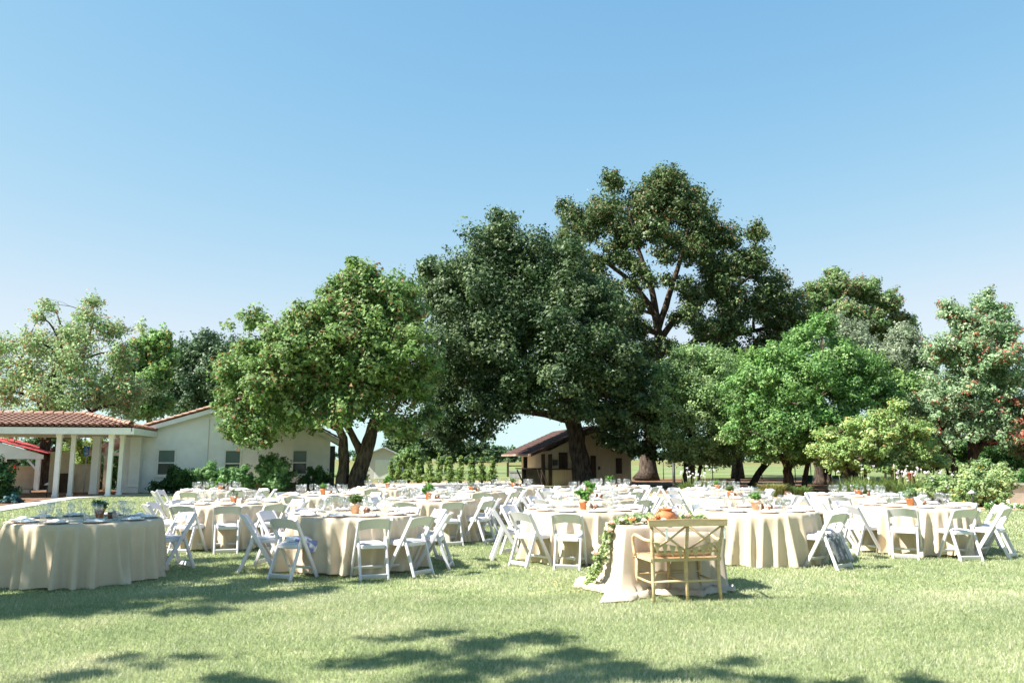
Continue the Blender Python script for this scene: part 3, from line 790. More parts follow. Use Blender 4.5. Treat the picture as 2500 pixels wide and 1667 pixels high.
make_tree('valley_oak', 'tallest open-branched oak behind the dark evergreen', [
    [(1578, 1172, .75), (1585, 1080, .5), (1612, 900, .36), (1605, 790, .32), (1590, 700, .22), (1555, 600, .16), (1535, 510, .08)],
    [(1608, 800, .28), (1640, 700, .22), (1665, 620, .17), (1690, 520, .08)],
    [(1610, 830, .26), (1655, 770, .22), (1720, 730, .18), (1800, 700, .13), (1850, 660, .07)],
    [(1600, 770, .3), (1560, 710, .24), (1520, 670, .18), (1450, 620, .1)],
    [(1614, 900, .3), (1700, 830, .26), (1800, 815, .2), (1880, 800, .12)]], 60,
    [(1640, 435, 35), (1620, 455, 50), (1500, 440, 38), (1560, 490, 70), (1660, 490, 75), (1715, 545, 55), (1480, 520, 55), (1372, 500, 26), (1400, 540, 40), (1440, 565, 45), (1390, 590, 40),
     (1500, 610, 45), (1560, 570, 45), (1690, 610, 50), (1775, 580, 45), (1845, 565, 35), (1840, 640, 50), (1880, 700, 48), (1760, 690, 55), (1700, 720, 42), (1850, 750, 60), (1930, 745, 48),
     (1955, 800, 50), (1720, 810, 42), (1790, 780, 50), (1880, 830, 55), (1500, 700, 28), (1530, 780, 35), (1510, 850, 40), (1560, 660, 26), (1450, 690, 40), (1540, 930, 45), (1650, 780, 24), (1600, 560, 45), (1620, 620, 34), (1585, 680, 24), (1540, 640, 36), (1660, 690, 26), (1560, 740, 26), (1640, 590, 40), (1740, 640, 50), (1800, 650, 48), (1730, 580, 48), (1790, 730, 45), (1610, 510, 55), (1520, 560, 50), (1450, 640, 45), (1480, 760, 40), (1640, 850, 36), (1690, 770, 40), (1580, 860, 36), (1900, 780, 50), (1630, 680, 24), (1480, 820, 45), (1540, 690, 28), (1500, 760, 50), (1555, 800, 40), (1540, 870, 45), (1590, 930, 36)],
    185000, .45, .21, [(.03, .052, .018), (.05, .075, .026), (.075, .10, .04), (.10, .12, .055)], [2, 3, 2, 1], bark='bark', limb_r=.16, accent=[(.17, .11, .045), (.14, .09, .04)], accw=.09, lmat='leaf_dry', shell=.62, flat=.92, per=34)
make_tree('background_oak', 'dark oak filling the gap below the tall oak limbs', [[(1800, 1165, .4), (1800, 1000, .32), (1790, 920, .2)]], 66,
    [(1690, 880, 42), (1760, 860, 50), (1830, 880, 50), (1900, 890, 50), (1700, 940, 45), (1770, 950, 55), (1850, 960, 50), (1640, 930, 35), (1930, 930, 45)], 40000, .45, .24, OAKP, [2, 3, 2, 1], lmat='leaf_dry')
RB = [(.07, .115, .038), (.105, .155, .055), (.145, .195, .075), (.185, .225, .10)]
make_tree('redbud_tree', 'spreading green tree with brown pods and forked trunk by the house', [
    [(862, 1196, .42), (885, 1130, .34), (905, 1060, .28), (925, 990, .2), (900, 880, .12)],
    [(832, 1196, .30), (840, 1130, .24), (838, 1070, .2), (800, 990, .14), (720, 940, .08)],
    [(888, 1120, .2), (860, 1060, .16), (820, 1000, .12), (780, 900, .07)],
    [(905, 1060, .18), (960, 1000, .13), (1000, 940, .07)]], 36.5,
    [(865, 650, 32), (890, 690, 50), (835, 715, 45), (800, 760, 60), (940, 740, 70), (1000, 715, 24), (1020, 760, 28), (740, 790, 60), (850, 810, 100), (960, 850, 90), (670, 825, 55), (625, 785, 26), (600, 850, 40),
     (1010, 810, 45), (570, 905, 50), (660, 930, 85), (780, 920, 100), (900, 940, 95), (1010, 940, 60), (545, 985, 40), (620, 1020, 60), (700, 1010, 55), (560, 1050, 32), (640, 1070, 28), (1000, 1040, 40), (1045, 1020, 30), (770, 1020, 36), (830, 1010, 40),
     (940, 1030, 34), (1050, 900, 36), (700, 850, 55), (725, 885, 65), (765, 845, 65), (640, 880, 55), (590, 770, 8), (560, 795, 8)],
    120000, .36, .185, RB, [2, 3, 3, 2], accent=[(.22, .12, .065), (.18, .10, .055), (.26, .17, .08)], accw=.08, shell=.5, up=.55)
make_tree('pale_tree', 'airy pale tree with brown pods above the walkway roof', [
    [(103, 1206, .34), (112, 1120, .27), (110, 1050, .25), (120, 950, .18), (150, 850, .1)],
    [(112, 1125, .2), (150, 1080, .16), (185, 1050, .12), (260, 960, .07)],
    [(112, 1050, .17), (90, 960, .12), (50, 880, .06)], [(118, 960, .13), (200, 880, .09), (230, 780, .04)]], 42.5,
    [(228, 735, 26), (205, 765, 34), (120, 748, 26), (95, 775, 26), (175, 810, 55), (90, 840, 52), (270, 800, 45), (5, 850, 40), (180, 890, 75), (50, 920, 65), (295, 870, 50), (245, 960, 65), (130, 975, 75), (10, 970, 50),
     (345, 800, 22), (330, 945, 45), (80, 1040, 40), (170, 1060, 24), (-40, 900, 60), (20, 1050, 30), (300, 990, 40), (240, 1060, 20)],
    52000, .36, .14, [(.13, .19, .085), (.18, .24, .115), (.24, .285, .155), (.25, .25, .15)], [2, 3, 3, 1], accent=[(.34, .18, .09), (.28, .14, .07), (.42, .26, .14)], accw=.11, shell=.7, up=.5)
make_tree('yellow_green_tree', 'yellow-green feathery tree behind the walkway roof', [[(360, 1196, .25), (360, 1080, .2), (370, 960, .12)]], 50,
    [(395, 825, 28), (345, 850, 40), (400, 870, 36), (320, 900, 46), (380, 930, 50), (350, 990, 46), (290, 970, 46), (400, 985, 30)], 34000, .36, .2, [(.11, .18, .06), (.15, .225, .08), (.195, .25, .10)], [2, 3, 2], accent=[(.30, .20, .06)], accw=.08, shell=.6)
make_tree('house_oak', 'dark round-topped oak rising behind the house roof', [[(520, 1180, .4), (520, 1000, .35), (515, 900, .2)]], 72,
    [(505, 840, 42), (450, 870, 42), (560, 860, 48), (515, 910, 65), (420, 920, 45), (470, 960, 60), (600, 910, 55), (560, 970, 55), (400, 980, 40), (620, 980, 50)], 60000, .5, .26, [(.035, .06, .03), (.055, .085, .042), (.08, .11, .06)], [2, 3, 2], lmat='leaf_dry', shell=.4)
make_tree('yellow_shrub_tree', 'small yellow-flowering tree seen between the walkway columns', [[(195, 1190, .12), (195, 1130, .09), (190, 1090, .05)]], 47, [(180, 1075, 22), (210, 1100, 24), (240, 1085, 20), (160, 1100, 18), (215, 1130, 18)], 6000, .3, .17, [(.22, .22, .05), (.13, .17, .05)], [1, 1])
for u, lb, lab in ((30, [(10, 1125, 30), (60, 1130, 26), (-30, 1110, 36)], 'dark green tree beyond the red roofed shelter'), (110, [(90, 1090, 28), (122, 1070, 24)], 'dark green tree top between the shelter and the walkway'), (300, [(290, 1110, 26), (310, 1130, 20)], 'dark green tree seen past the right walkway columns')):
    make_tree('far_left_tree', lab, [[(u, 1185, .2), (u, 1130, .16), (u, 1105, .08)]], 52, lb, 4500, .35, .2, DK, [1, 2, 2], group='dark trees beyond the parking court')
make_tree('olive_green_tree', 'soft grey-green rounded tree right of the dark oak', [
    [(1680, 1196, .36), (1682, 1140, .32), (1690, 1080, .24), (1690, 960, .12)], [(1700, 1194, .12), (1712, 1130, .10), (1730, 1060, .07)]], 45,
    [(1655, 870, 26), (1690, 860, 32), (1740, 880, 42), (1650, 920, 50), (1740, 930, 60), (1690, 990, 85), (1785, 1000, 54), (1635, 1045, 52), (1720, 1060, 70), (1800, 1075, 46), (1615, 975, 42), (1650, 1100, 36), (1610, 900, 22), (1800, 930, 40), (1700, 1112, 30), (1765, 1112, 30)],
    78000, .32, .13, [(.10, .15, .065), (.145, .20, .085), (.20, .25, .12)], [2, 3, 2], shell=.45)
make_tree('maple_tree', 'bright green broad-leaved maple with bare trunks at right', [
    [(1930, 1201, .28), (1922, 1150, .22), (1935, 1110, .2), (1975, 1070, .15), (1990, 980, .08)],
    [(1962, 1198, .15), (1968, 1150, .13), (1980, 1100, .1), (2010, 1030, .06)]], 41,
    [(2010, 800, 42), (1955, 835, 45), (2045, 860, 55), (1900, 870, 45), (1850, 920, 48), (1960, 930, 85), (2085, 950, 70), (2130, 900, 45), (1825, 985, 55), (1900, 1030, 72), (2000, 1030, 72), (1855, 1085, 36), (1940, 1095, 36),
     (2170, 960, 40), (1795, 940, 26), (2060, 1040, 50), (1800, 1050, 34), (1880, 1110, 28), (2010, 1098, 40), (1955, 1115, 24)], 110000, .34, .15, [(.07, .13, .04), (.10, .175, .055), (.145, .22, .08), (.19, .25, .11)], [2, 3, 3, 1], shell=.5, up=.6)
make_tree('belt_tree', 'light green tree filling between the olive-green tree and the maple', [[(1800, 1182, .16), (1802, 1130, .13), (1805, 1060, .1), (1810, 980, .05)]], 52,
    [(1790, 900, 34), (1830, 880, 36), (1860, 930, 40), (1800, 960, 44), (1840, 1010, 50), (1780, 1040, 40), (1830, 1070, 40), (1870, 1060, 36), (1760, 960, 30)], 38000, .34, .15, [(.09, .15, .045), (.13, .195, .06), (.17, .235, .08)], [2, 3, 2], shell=.55)
make_tree('belt_tree', 'leafy green tree between the maple and the red-tinted tree', [[(2200, 1182, .16), (2202, 1130, .13), (2205, 1060, .1), (2210, 980, .05)]], 50,
    [(2190, 930, 40), (2240, 940, 44), (2160, 990, 46), (2220, 1000, 50), (2270, 990, 40), (2180, 1050, 48), (2250, 1060, 44), (2300, 1040, 40), (2150, 920, 32)], 44000, .34, .15, [(.10, .165, .055), (.14, .205, .075), (.19, .25, .10)], [2, 3, 2], shell=.55)
make_tree('leaning_trunk_tree', 'small tree with strongly leaning bare trunk under the maple', [[(1832, 1176, .2), (1858, 1146, .19), (1885, 1116, .17), (1910, 1080, .1)]], 47, [(1920, 1060, 36), (1890, 1080, 26), (1880, 1040, 30)], 7000, .35, .19, GREEN, [1, 2, 2])
make_tree('field_tree', 'mottled trunk standing alone in the pasture at right', [[(1800, 1160, .5), (1798, 1110, .42), (1790, 1070, .35), (1800, 1020, .2)]], 76, [(1790, 1040, 40), (1830, 1060, 34), (1760, 1060, 30), (1850, 1020, 36)], 9000, .5, .3, OAKP, [2, 2, 2, 1], bark='bark_light')
make_tree('twin_trunk_tree', 'pair of thick dark trunks behind the leaning one', [[(2004, 1184, .36), (2000, 1130, .3), (1995, 1080, .2)], [(2018, 1184, .26), (2022, 1140, .22), (2040, 1080, .15)]], 50, [(2020, 1060, 44), (1980, 1050, 36), (2060, 1080, 36)], 9000, .4, .2, GREEN, [2, 2, 1])
YG = [(.15, .21, .07), (.20, .255, .095), (.255, .285, .125)]
make_tree('low_yellow_tree', 'low yellow-green spreading tree behind the flower bed', [
    [(2070, 1186, .16), (2068, 1150, .14), (2050, 1100, .1), (2040, 1060, .06)], [(2084, 1186, .14), (2090, 1140, .12), (2130, 1080, .07)], [(2100, 1186, .1), (2115, 1140, .09), (2180, 1070, .05)]], 36,
    [(2090, 1045, 40), (2160, 1015, 36), (2190, 990, 22), (2230, 1050, 44), (2045, 1090, 38), (2125, 1095, 48), (2215, 1105, 46), (2015, 1065, 30), (2150, 1060, 48), (2260, 1090, 30), (2065, 1120, 26), (2000, 1100, 22), (2040, 1132, 24), (2100, 1136, 26), (2170, 1136, 28), (2240, 1136, 26), (2285, 1122, 26)],
    70000, .28, .12, YG, [2, 3, 2], accent=[(.34, .22, .08)], accw=.06, flat=.6, up=.7, shell=.6)
make_tree('rust_tinted_tree', 'tall rust-tinted tree behind the maple on the right', [[(2070, 1175, .4), (2070, 1000, .3), (2070, 850, .16)]], 64,
    [(2035, 675, 22), (2000, 720, 40), (2050, 705, 36), (2100, 710, 45), (2160, 745, 40), (2200, 785, 30), (2060, 780, 60), (1995, 780, 42), (2140, 800, 46), (2215, 810, 22), (2180, 830, 36)],
    50000, .45, .23, [(.085, .13, .05), (.12, .165, .07), (.165, .195, .10)], [2, 3, 2], accent=[(.24, .13, .075), (.28, .18, .11)], accw=.12, shell=.5)
make_tree('grey_leaved_tree', 'silvery grey-green tree between the maple and red tree', [[(2190, 1180, .3), (2185, 1000, .2), (2180, 880, .1)]], 52,
    [(2045, 785, 26), (2080, 820, 36), (2110, 850, 34), (2200, 820, 36), (2225, 860, 45), (2175, 880, 45), (2250, 900, 40), (2140, 900, 36), (2200, 940, 50)], 44000, .38, .15, [(.13, .15, .10), (.17, .19, .13), (.21, .22, .16)], [2, 3, 2], shell=.5)
make_tree('red_tinted_tree', 'tall tree with reddish leaf tips at the right edge', [
    [(2385, 1192, .28), (2375, 1130, .24), (2372, 1050, .22), (2365, 950, .16), (2350, 850, .09)],
    [(2340, 1185, .16), (2325, 1120, .13), (2300, 1050, .08)], [(2376, 1120, .16), (2410, 1060, .12), (2440, 980, .07)]], 42,
    [(2418, 712, 16), (2400, 740, 26), (2320, 750, 24), (2340, 775, 34), (2440, 760, 24), (2395, 800, 50), (2350, 840, 55), (2455, 810, 36), (2470, 860, 36), (2300, 860, 40), (2400, 890, 70), (2480, 920, 36), (2320, 950, 65), (2440, 970, 62),
     (2265, 990, 48), (2360, 1030, 70), (2450, 1050, 55), (2285, 1070, 42), (2500, 1000, 50), (2520, 1080, 50)], 110000, .34, .15, [(.12, .175, .09), (.175, .23, .13), (.25, .29, .19)], [2, 3, 2],
    accent=[(.36, .10, .085), (.30, .10, .07), (.34, .16, .09)], accw=.14, shell=.6, up=.5)
UND = [(2160, [(2170, 1118, 32)]), (2230, [(2222, 1118, 34)]), (2262, [(2270, 1118, 34)]), (2312, [(2330, 1103, 42)]), (2432, [(2420, 1113, 42), (2400, 1100, 30)]), (2466, [(2490, 1122, 44), (2520, 1085, 40)])]
for i, (u, lb) in enumerate(UND):
    make_tree('understory_tree', f"slender dark understory tree behind the flower bed, {['first', 'second', 'third', 'fourth', 'fifth', 'sixth'][i]} from left", [[(u, 1190, .075), (u + 2, 1150, .065), (u, 1108, .04)]], 47, lb, 6000 if i < 4 else 9500, .32, .15, GREEN, [2, 2, 1], group='slender understory trees')
# trees outside the frame on the sunny side: they throw the dappled shade on the lawn
def shade(spots):
    """crown lobes placed so that, up the sun's ray, they stand above the given lawn spots"""
    out = []
    for u, v, r, h in spots:
        g_ = onz(u, v); k = h / math.tan(SUN_EL)
        out.append((Vector((g_.x + SUN_H.x * k, g_.y + SUN_H.y * k, h)), r))
    return out
make_tree('shade_tree', 'broad tree outside the picture shading the front-left table', [[(Vector((-15.5, 5.5, 0)), .35), (Vector((-15.2, 5.6, 2.6)), .28), (Vector((-14, 6.0, 5)), .2)]], 10, None, 30000, .22, .14, GREEN, [1, 2, 2],
          lobes=shade([(-40, 1420, .7, 6.5), (60, 1400, .75, 6.2), (150, 1370, .7, 6.8), (260, 1390, .7, 6.2), (350, 1365, .65, 6.6), (430, 1410, .6, 6), (300, 1440, .6, 6.8), (120, 1455, .6, 6), (20, 1490, .5, 6.4), (200, 1490, .42, 6.8), (520, 1445, .5, 6.3), (560, 1390, .45, 6.8), (640, 1420, .45, 6.2),
                       (700, 1450, .3, 6.6), (760, 1415, .34, 6.8), (480, 1370, .4, 7), (850, 1400, .28, 6.4), (330, 1480, .3, 6.1), (620, 1360, .3, 6.9), (400, 1450, .5, 6.5), (590, 1460, .42, 6.6), (240, 1465, .5, 6.3), (80, 1470, .55, 6.7), (680, 1395, .42, 6.4), (780, 1440, .3, 6.7), (900, 1420, .25, 6.5), (960, 1395, .2, 6.8), (500, 1490, .3, 6.4), (380, 1400, .5, 7.0), (450, 1300, .45, 7.4), (100, 1310, .5, 7.4), (250, 1320, .4, 7.6), (-120, 1440, .9, 6.4), (-200, 1500, .9, 6)]), shell=.9)
make_tree('shade_tree', 'broad tree behind the camera shading the near grass', [[(Vector((-10.5, -1.5, 0)), .35), (Vector((-10, -1.0, 2.6)), .28), (Vector((-8.6, .5, 5)), .2)]], 10, None, 8500, .2, .13, GREEN, [1, 2, 2], limb_r=.04, nlimb=8,
          lobes=shade([(1080, 1548, .17, 7), (1180, 1575, .28, 7.1), (1300, 1560, .26, 6.8), (1000, 1600, .22, 6.9), (900, 1615, .2, 7.2), (1230, 1620, .30, 7), (1400, 1600, .24, 7), (1500, 1630, .25, 6.9), (1620, 1650, .2, 7.1), (1100, 1660, .25, 7), (1350, 1660, .3, 7), (960, 1560, .12, 7), (1800, 1615, .13, 7), (1760, 1650, .15, 7.1), (1900, 1660, .16, 7), (2050, 1675, .16, 7), (2250, 1665, .16, 7.1),
                       (300, 1605, .10, 7), (340, 1628, .09, 7), (470, 1605, .12, 7), (180, 1655, .18, 6.8), (560, 1660, .17, 7), (640, 1675, .16, 7), (400, 1695, .14, 7), (100, 1695, .16, 7), (760, 1700, .14, 7), (1200, 1850, .5, 7), (1500, 1900, .5, 7), (900, 1850, .5, 7), (500, 1900, .5, 7)]), shell=.9)
# far wood on the horizon (reads as one mass)
fl = []
for u in range(-200, 2800, 26):
    D = random.uniform(300, 380)
    h = random.uniform(20, 34) if 1130 < u < 1330 else random.uniform(14, 24)
    fl.append((at(u + random.uniform(-8, 8), 1122 - h * .5, D), h * .62 * D / F))
    fl.append((at(u + random.uniform(-12, 12), 1118, D), h * .5 * D / F))
V, C = foliage(fl, 42000, 1.4, 1.3, [(.035, .06, .028), (.05, .08, .04), (.07, .10, .055)], [2, 3, 2], per=30)
o = link('far_wood', np_mesh('far_wood', V, 3, M['leaf'], C)); o['kind'] = 'stuff'; o['label'] = 'distant dark green wood along the horizon'; o['category'] = 'trees'
HR = [(985, [(960, 1050, 30), (1000, 1042, 30), (990, 1108, 22), (970, 1085, 26)], 'hedgerow tree just right of the barn roof'), (1030, [(1050, 1075, 26), (1015, 1078, 26), (1040, 1108, 24)], 'hedgerow tree behind the middle young shrubs'),
      (1090, [(1085, 1085, 26), (1095, 1113, 22), (1115, 1098, 22)], 'hedgerow tree behind the tallest young shrubs'), (1155, [(1150, 1096, 22), (1178, 1100, 18), (1142, 1116, 18)], 'hedgerow tree behind the rightmost young shrubs')]
for u, lb, lab in HR:
    make_tree('hedgerow_tree', 'dark round ' + lab, [[(u, 1160, .22), (u, 1115, .18), (u, 1090, .1)]], 88, lb, 8500, .5, .3, OAKP, [2, 3, 2, 1], lmat='leaf_dry', group='dark hedgerow trees')
shrub('bush', 'rounded light green bush between the barn and young shrub row', pxl([(1000, 1105, 24), (985, 1125, 24), (1015, 1128, 22)], 62), 3500, .35, .22, [(.10, .15, .06), (.13, .18, .075)], [1, 1])

# row of young columnar shrubs
hx = [(868, 1108, 1178), (886, 1112, 1178), (956, 1110, 1177), (976, 1105, 1177), (997, 1113, 1176), (1022, 1112, 1176), (1046, 1110, 1176), (1070, 1098, 1175), (1097, 1093, 1175), (1124, 1106, 1174), (1151, 1108, 1174), (1176, 1109, 1173), (1202, 1110, 1173)]
NTH = ['leftmost', 'second', 'third', 'fourth', 'fifth', 'sixth', 'seventh', 'eighth', 'ninth', 'tenth', 'eleventh', 'twelfth', 'rightmost']
for i, (u, v0, v1) in enumerate(hx):
    D = 54.0 - i * .12; k = D / F; lob = []
    for j in range(6):
        t = j / 5; lob.append((at(u + random.uniform(-3, 3), v1 - 8 + (v0 + 8 - v1 + 8) * t, D), (14 - 11 * t) * k))
    shrub('young_shrub', f'{NTH[i]} young columnar shrub in the row beyond the driveway' + ('' if i in (0, 12) else ', counted from left'), lob, 1500, .13, .12, [(.12, .17, .055), (.17, .22, .07), (.10, .145, .05)], [2, 2, 1], group='young columnar shrubs in a row', base=at(u, 1176, D))

# right flower bed
BUSH = [(.13, .18, .075), (.18, .225, .10), (.24, .27, .13)]
shrub('bush', 'large rounded yellow-flecked bush at right beside the path light', pxl([(2400, 1195, 44), (2440, 1180, 36), (2360, 1200, 34), (2430, 1210, 34), (2380, 1170, 32), (2350, 1215, 22)], 27.5, .5), 15000, .2, .09, BUSH, [2, 3, 2], accent=[(.5, .36, .08)], accw=.05)
shrub('bush', 'pale green mounded bush left of the largest right bush', pxl([(2290, 1190, 34), (2320, 1205, 30), (2260, 1200, 24), (2310, 1175, 24)], 28.5, .5), 10000, .2, .09, BUSH, [2, 3, 2], accent=[(.8, .7, .75)], accw=.03)
shrub('bush', 'taller fresh green bush behind the largest right bush', pxl([(2400, 1145, 30), (2430, 1155, 30), (2370, 1158, 26)], 31, .5), 7000, .2, .10, BUSH, [2, 2, 3])
shrub('bush', 'dark leafy bush with a red bloom at right edge', pxl([(2480, 1180, 30), (2500, 1200, 26), (2520, 1170, 34)], 30, .5), 7000, .2, .12, GREEN, [2, 2, 1], accent=[(.6, .06, .04)], accw=.01)
shrub('white_border_flowers', 'low white flowers edging the lawn at right', pxl([(u, 1236, 7) for u in range(2410, 2540, 16)], 24.5, .4), 3600, .10, .05, [(.12, .18, .06), (.7, .68, .6)], [2, 1], cat='flowers', stems=False)
b = MB(); p0 = at(2462, 1200, 29); b.box((2.5, .2, .3), (5, .4, .66)); lw_ = thing('retaining_wall', 'low pale concrete retaining wall at right edge', 'wall', (p0.x, p0.y, 0), .1); build(b, 'wall', M['beige'], lw_)
b = MB(); b.box((2.5, .2, .66), (5.1, .5, .06)); build(b, 'cap', M['cap'], lw_)
b = MB(); p0 = at(2045, 1182, 44); b.box((1.6, .2, .22), (3.3, .35, .5)); lw2 = thing('timber_edging', 'pale timber bed edging beneath the low yellow tree', 'edging', (p0.x, p0.y, 0), .05); build(b, 'timber', M['cap'], lw2)
b = MB(); b.box((5.4, .25, .2), (4.1, .3, .4)); build(b, 'timber', M['cap'], lw2)

def strap_clump(name, label, u, v, D, spread, height, n, colr, flowers=0, stalk=1.0, group=None, fcol='whiteflower', fr=.05):
    c = at(u, v, D); root = thing(name, label, 'plant', (c.x, c.y, 0), group=group)
    a = rng.uniform(0, 2 * np.pi, n); r0 = rng.random(n) ** .5 * spread * .45; hh = height * rng.uniform(.5, 1, n); out = spread * rng.uniform(.2, .75, n)
    x0, y0 = np.cos(a) * r0 * 1.3, np.sin(a) * r0
    a2 = a + rng.normal(size=n) * .6
    wx, wy = -np.sin(a2) * .012, np.cos(a2) * .012
    def pt(t, k):
        x = x0 + np.cos(a2) * out * t ** 1.8; y = y0 + np.sin(a2) * out * t ** 1.8; z = hh * (t * 1.25 - .45 * t ** 3)
        return np.stack([x + wx * k, y + wy * k, np.maximum(z, 0)], 1)
    V = np.empty((n, 2, 4, 3), np.float32)
    V[:, 0] = np.stack([pt(0, -1), pt(0, 1), pt(.55, 1), pt(.55, -1)], 1)
    V[:, 1] = np.stack([pt(.55, -1), pt(.55, 1), pt(1, .15), pt(1, -.15)], 1)
    C = np.repeat(palette(n, colr, [1] * len(colr)) * (.7 + .6 * rng.random((n, 1))), 2, axis=0)
    link('leaves', np_mesh('leaves', V.reshape(-1, 3), 4, M['blade'], C), root)
    for i in range(flowers):
        t = random.uniform(0, 6.28); rr = spread * random.uniform(.05, .6)
        e = Vector((math.cos(t) * rr * 1.2, math.sin(t) * rr, height * stalk * random.uniform(.8, 1.25)))
        b = MB(); b.tube([(e.x * .5, e.y * .5, 0), (e.x * .8, e.y * .8, e.z * .6), e], .008, 4); st = build(b, 'stalk', M['greencloth'] if False else M['lawn'], root)
        b = MB()
        for k in range(14):
            d = Vector(unit(1)[0]); q = e + d * fr * random.uniform(.5, 1.0); s_ = fr * .35
            b.add([q + Vector((-s_, 0, 0)), q + Vector((0, -s_, s_ * .3)), q + Vector((s_, 0, 0)), q + Vector((0, s_, s_ * .3)), q + Vector((0, 0, s_))], [(0, 1, 4), (1, 2, 4), (2, 3, 4), (3, 0, 4), (3, 2, 1, 0)])
        build(b, 'flower_head', M[fcol], st)
    return root
SG = [(.08, .14, .045), (.12, .18, .06), (.17, .22, .08)]
strap_clump('agapanthus', 'white-flowered strappy clump beside the dark post right of the shed', 1690, 1200, 33, .75, .85, 420, SG, 16, 1.15)
strap_clump('agapanthus', 'taller strappy clump just right of the white-flowered clump', 1738, 1198, 33, .75, .95, 420, SG, 5, 1.1)
strap_clump('grass_clump', 'yellowing strappy clump left of the maple trunk', 1888, 1206, 34, .7, .75, 420, [(.20, .20, .07), (.30, .27, .11), (.12, .18, .06)])
strap_clump('grass_clump', 'green strappy clump right of the maple trunk', 1955, 1204, 34, .6, .6, 320, SG)
strap_clump('grass_clump', 'small pale tuft just behind the table seats', 1855, 1207, 35, .35, .4, 160, [(.22, .22, .08), (.28, .25, .10)])
WH = ['left of the pink-flowered clump', 'with most white blooms by the red pot', 'right of the red pot', 'nearest the mounded pale bush', 'at the left end of the bed']
for i, (u, v, n) in enumerate(((2120, 1212, 2), (2215, 1212, 12), (2262, 1216, 6), (2300, 1222, 5), (2070, 1210, 1))):
    strap_clump('agapanthus', 'strappy flowering clump ' + WH[i], u, v, 30, .7, .95, 420, SG, n, 1.0, group='strappy plants in the right bed')
for i, u in enumerate((2150, 2185, 2240, 2095)):
    strap_clump('agapanthus', ['strappy clump in the back of the right bed below the yellow tree', 'strappy white clump in the back row next to the red pot', 'strappy white clump in the back row behind the red pot', 'leftmost strappy clump in the back row of the bed'][i], u, 1200, 34, .8, 1.1, 380, SG, (1, 5, 5, 1)[i], 1.05, group='strappy plants in the right bed')
p0 = at(2224, 1172, 34); pot = thing('tall_pot', 'tall rusty red pot standing among the white flowers', 'pot', (p0.x, p0.y, 0))
b = MB(); b.lathe([(.12, 0), (.16, .5), (.18, .92), (.21, .94), (.21, 1.02), (.17, 1.02), (.15, .85)], 16); build(b, 'body', M['rust'], pot)
b = MB(); b.lathe([(0, .93), (.155, .935)], 12); build(b, 'soil', M['mulch'], pot)
# dark post, posts of wire fence, bins
b = MB(); b.tube([(0, 0, -.05), (0, 0, 1.35)], .07, 8); o = build(b, 'dark_post', M['metal'], loc=at(1646, 1195, 40).to_2d().to_3d()); tag(o, 'dark round post left of the white-flowered clump', 'post')
fence = thing('wire_fence', 'thin wire fence across the pasture under the trees', 'fence', (at(1900, 1160, 62).x, 62, 0))
fx = [at(u, 1160, 62).x - fence.location.x for u in range(1620, 2620, 60)]
for x in fx:
    b = MB(); b.tube([(x, 0, -.05), (x, 0, 1.3)], .035, 6); build(b, 'fence_post', M['metal'], fence)
for z in (.3, .6, .9, 1.2):
    b = MB(); b.tube([(fx[0], -.03, z), (fx[-1], -.03, z)], .006, 4); build(b, 'wire', M['steel'], fence)
for u, lab in ((1972, 'green tub left of the twin trunks under the trees'), (2046, 'green tub right of the twin trunks under the trees')):
    b = MB(); b.lathe([(.28, 0), (.34, .42), (.37, .42), (.37, .47), (.31, .47), (.28, .1)], 14); o = build(b, 'green_tub', M['greencloth'], loc=at(u, 1176, 54).to_2d().to_3d()); tag(o, lab, 'tub')
b = MB(); b.box((0, 0, .9), (.05, .05, 1.8)); b2 = thing('field_sign', 'small white notice on a post among the maple trunks', 'sign', at(1942, 1170, 56).to_2d().to_3d()); build(b, 'post', M['darkwood'], b2)
b = MB(); b.box((0, -.04, 1.62), (.36, .03, .5)); build(b, 'board', M['trim'], b2)
# far gate and box in the field left of the shed
gt = thing('field_gate', 'dark timber gate posts in the field left of the shed', 'gate', at(1255, 1150, 72).to_2d().to_3d())
for x in (-.55, 1.0):
    b = MB(); b.box((x, 0, .6), (.2, .2, 1.3)); build(b, 'post', M['darkwood'], gt)
for z in (.45, .95): 
    b = MB(); b.box((.2, 0, z), (1.5, .06, .1)); build(b, 'rail', M['darkwood'], gt)
b = MB(); b.box((0, 0, .25), (1.2, .6, .5)); b.box((0, 0, .53), (1.26, .66, .06)); o = build(b, 'water_trough', M['steel'], loc=at(1262, 1152, 66).to_2d().to_3d()); tag(o, 'pale metal trough in the field beside the shed', 'trough')

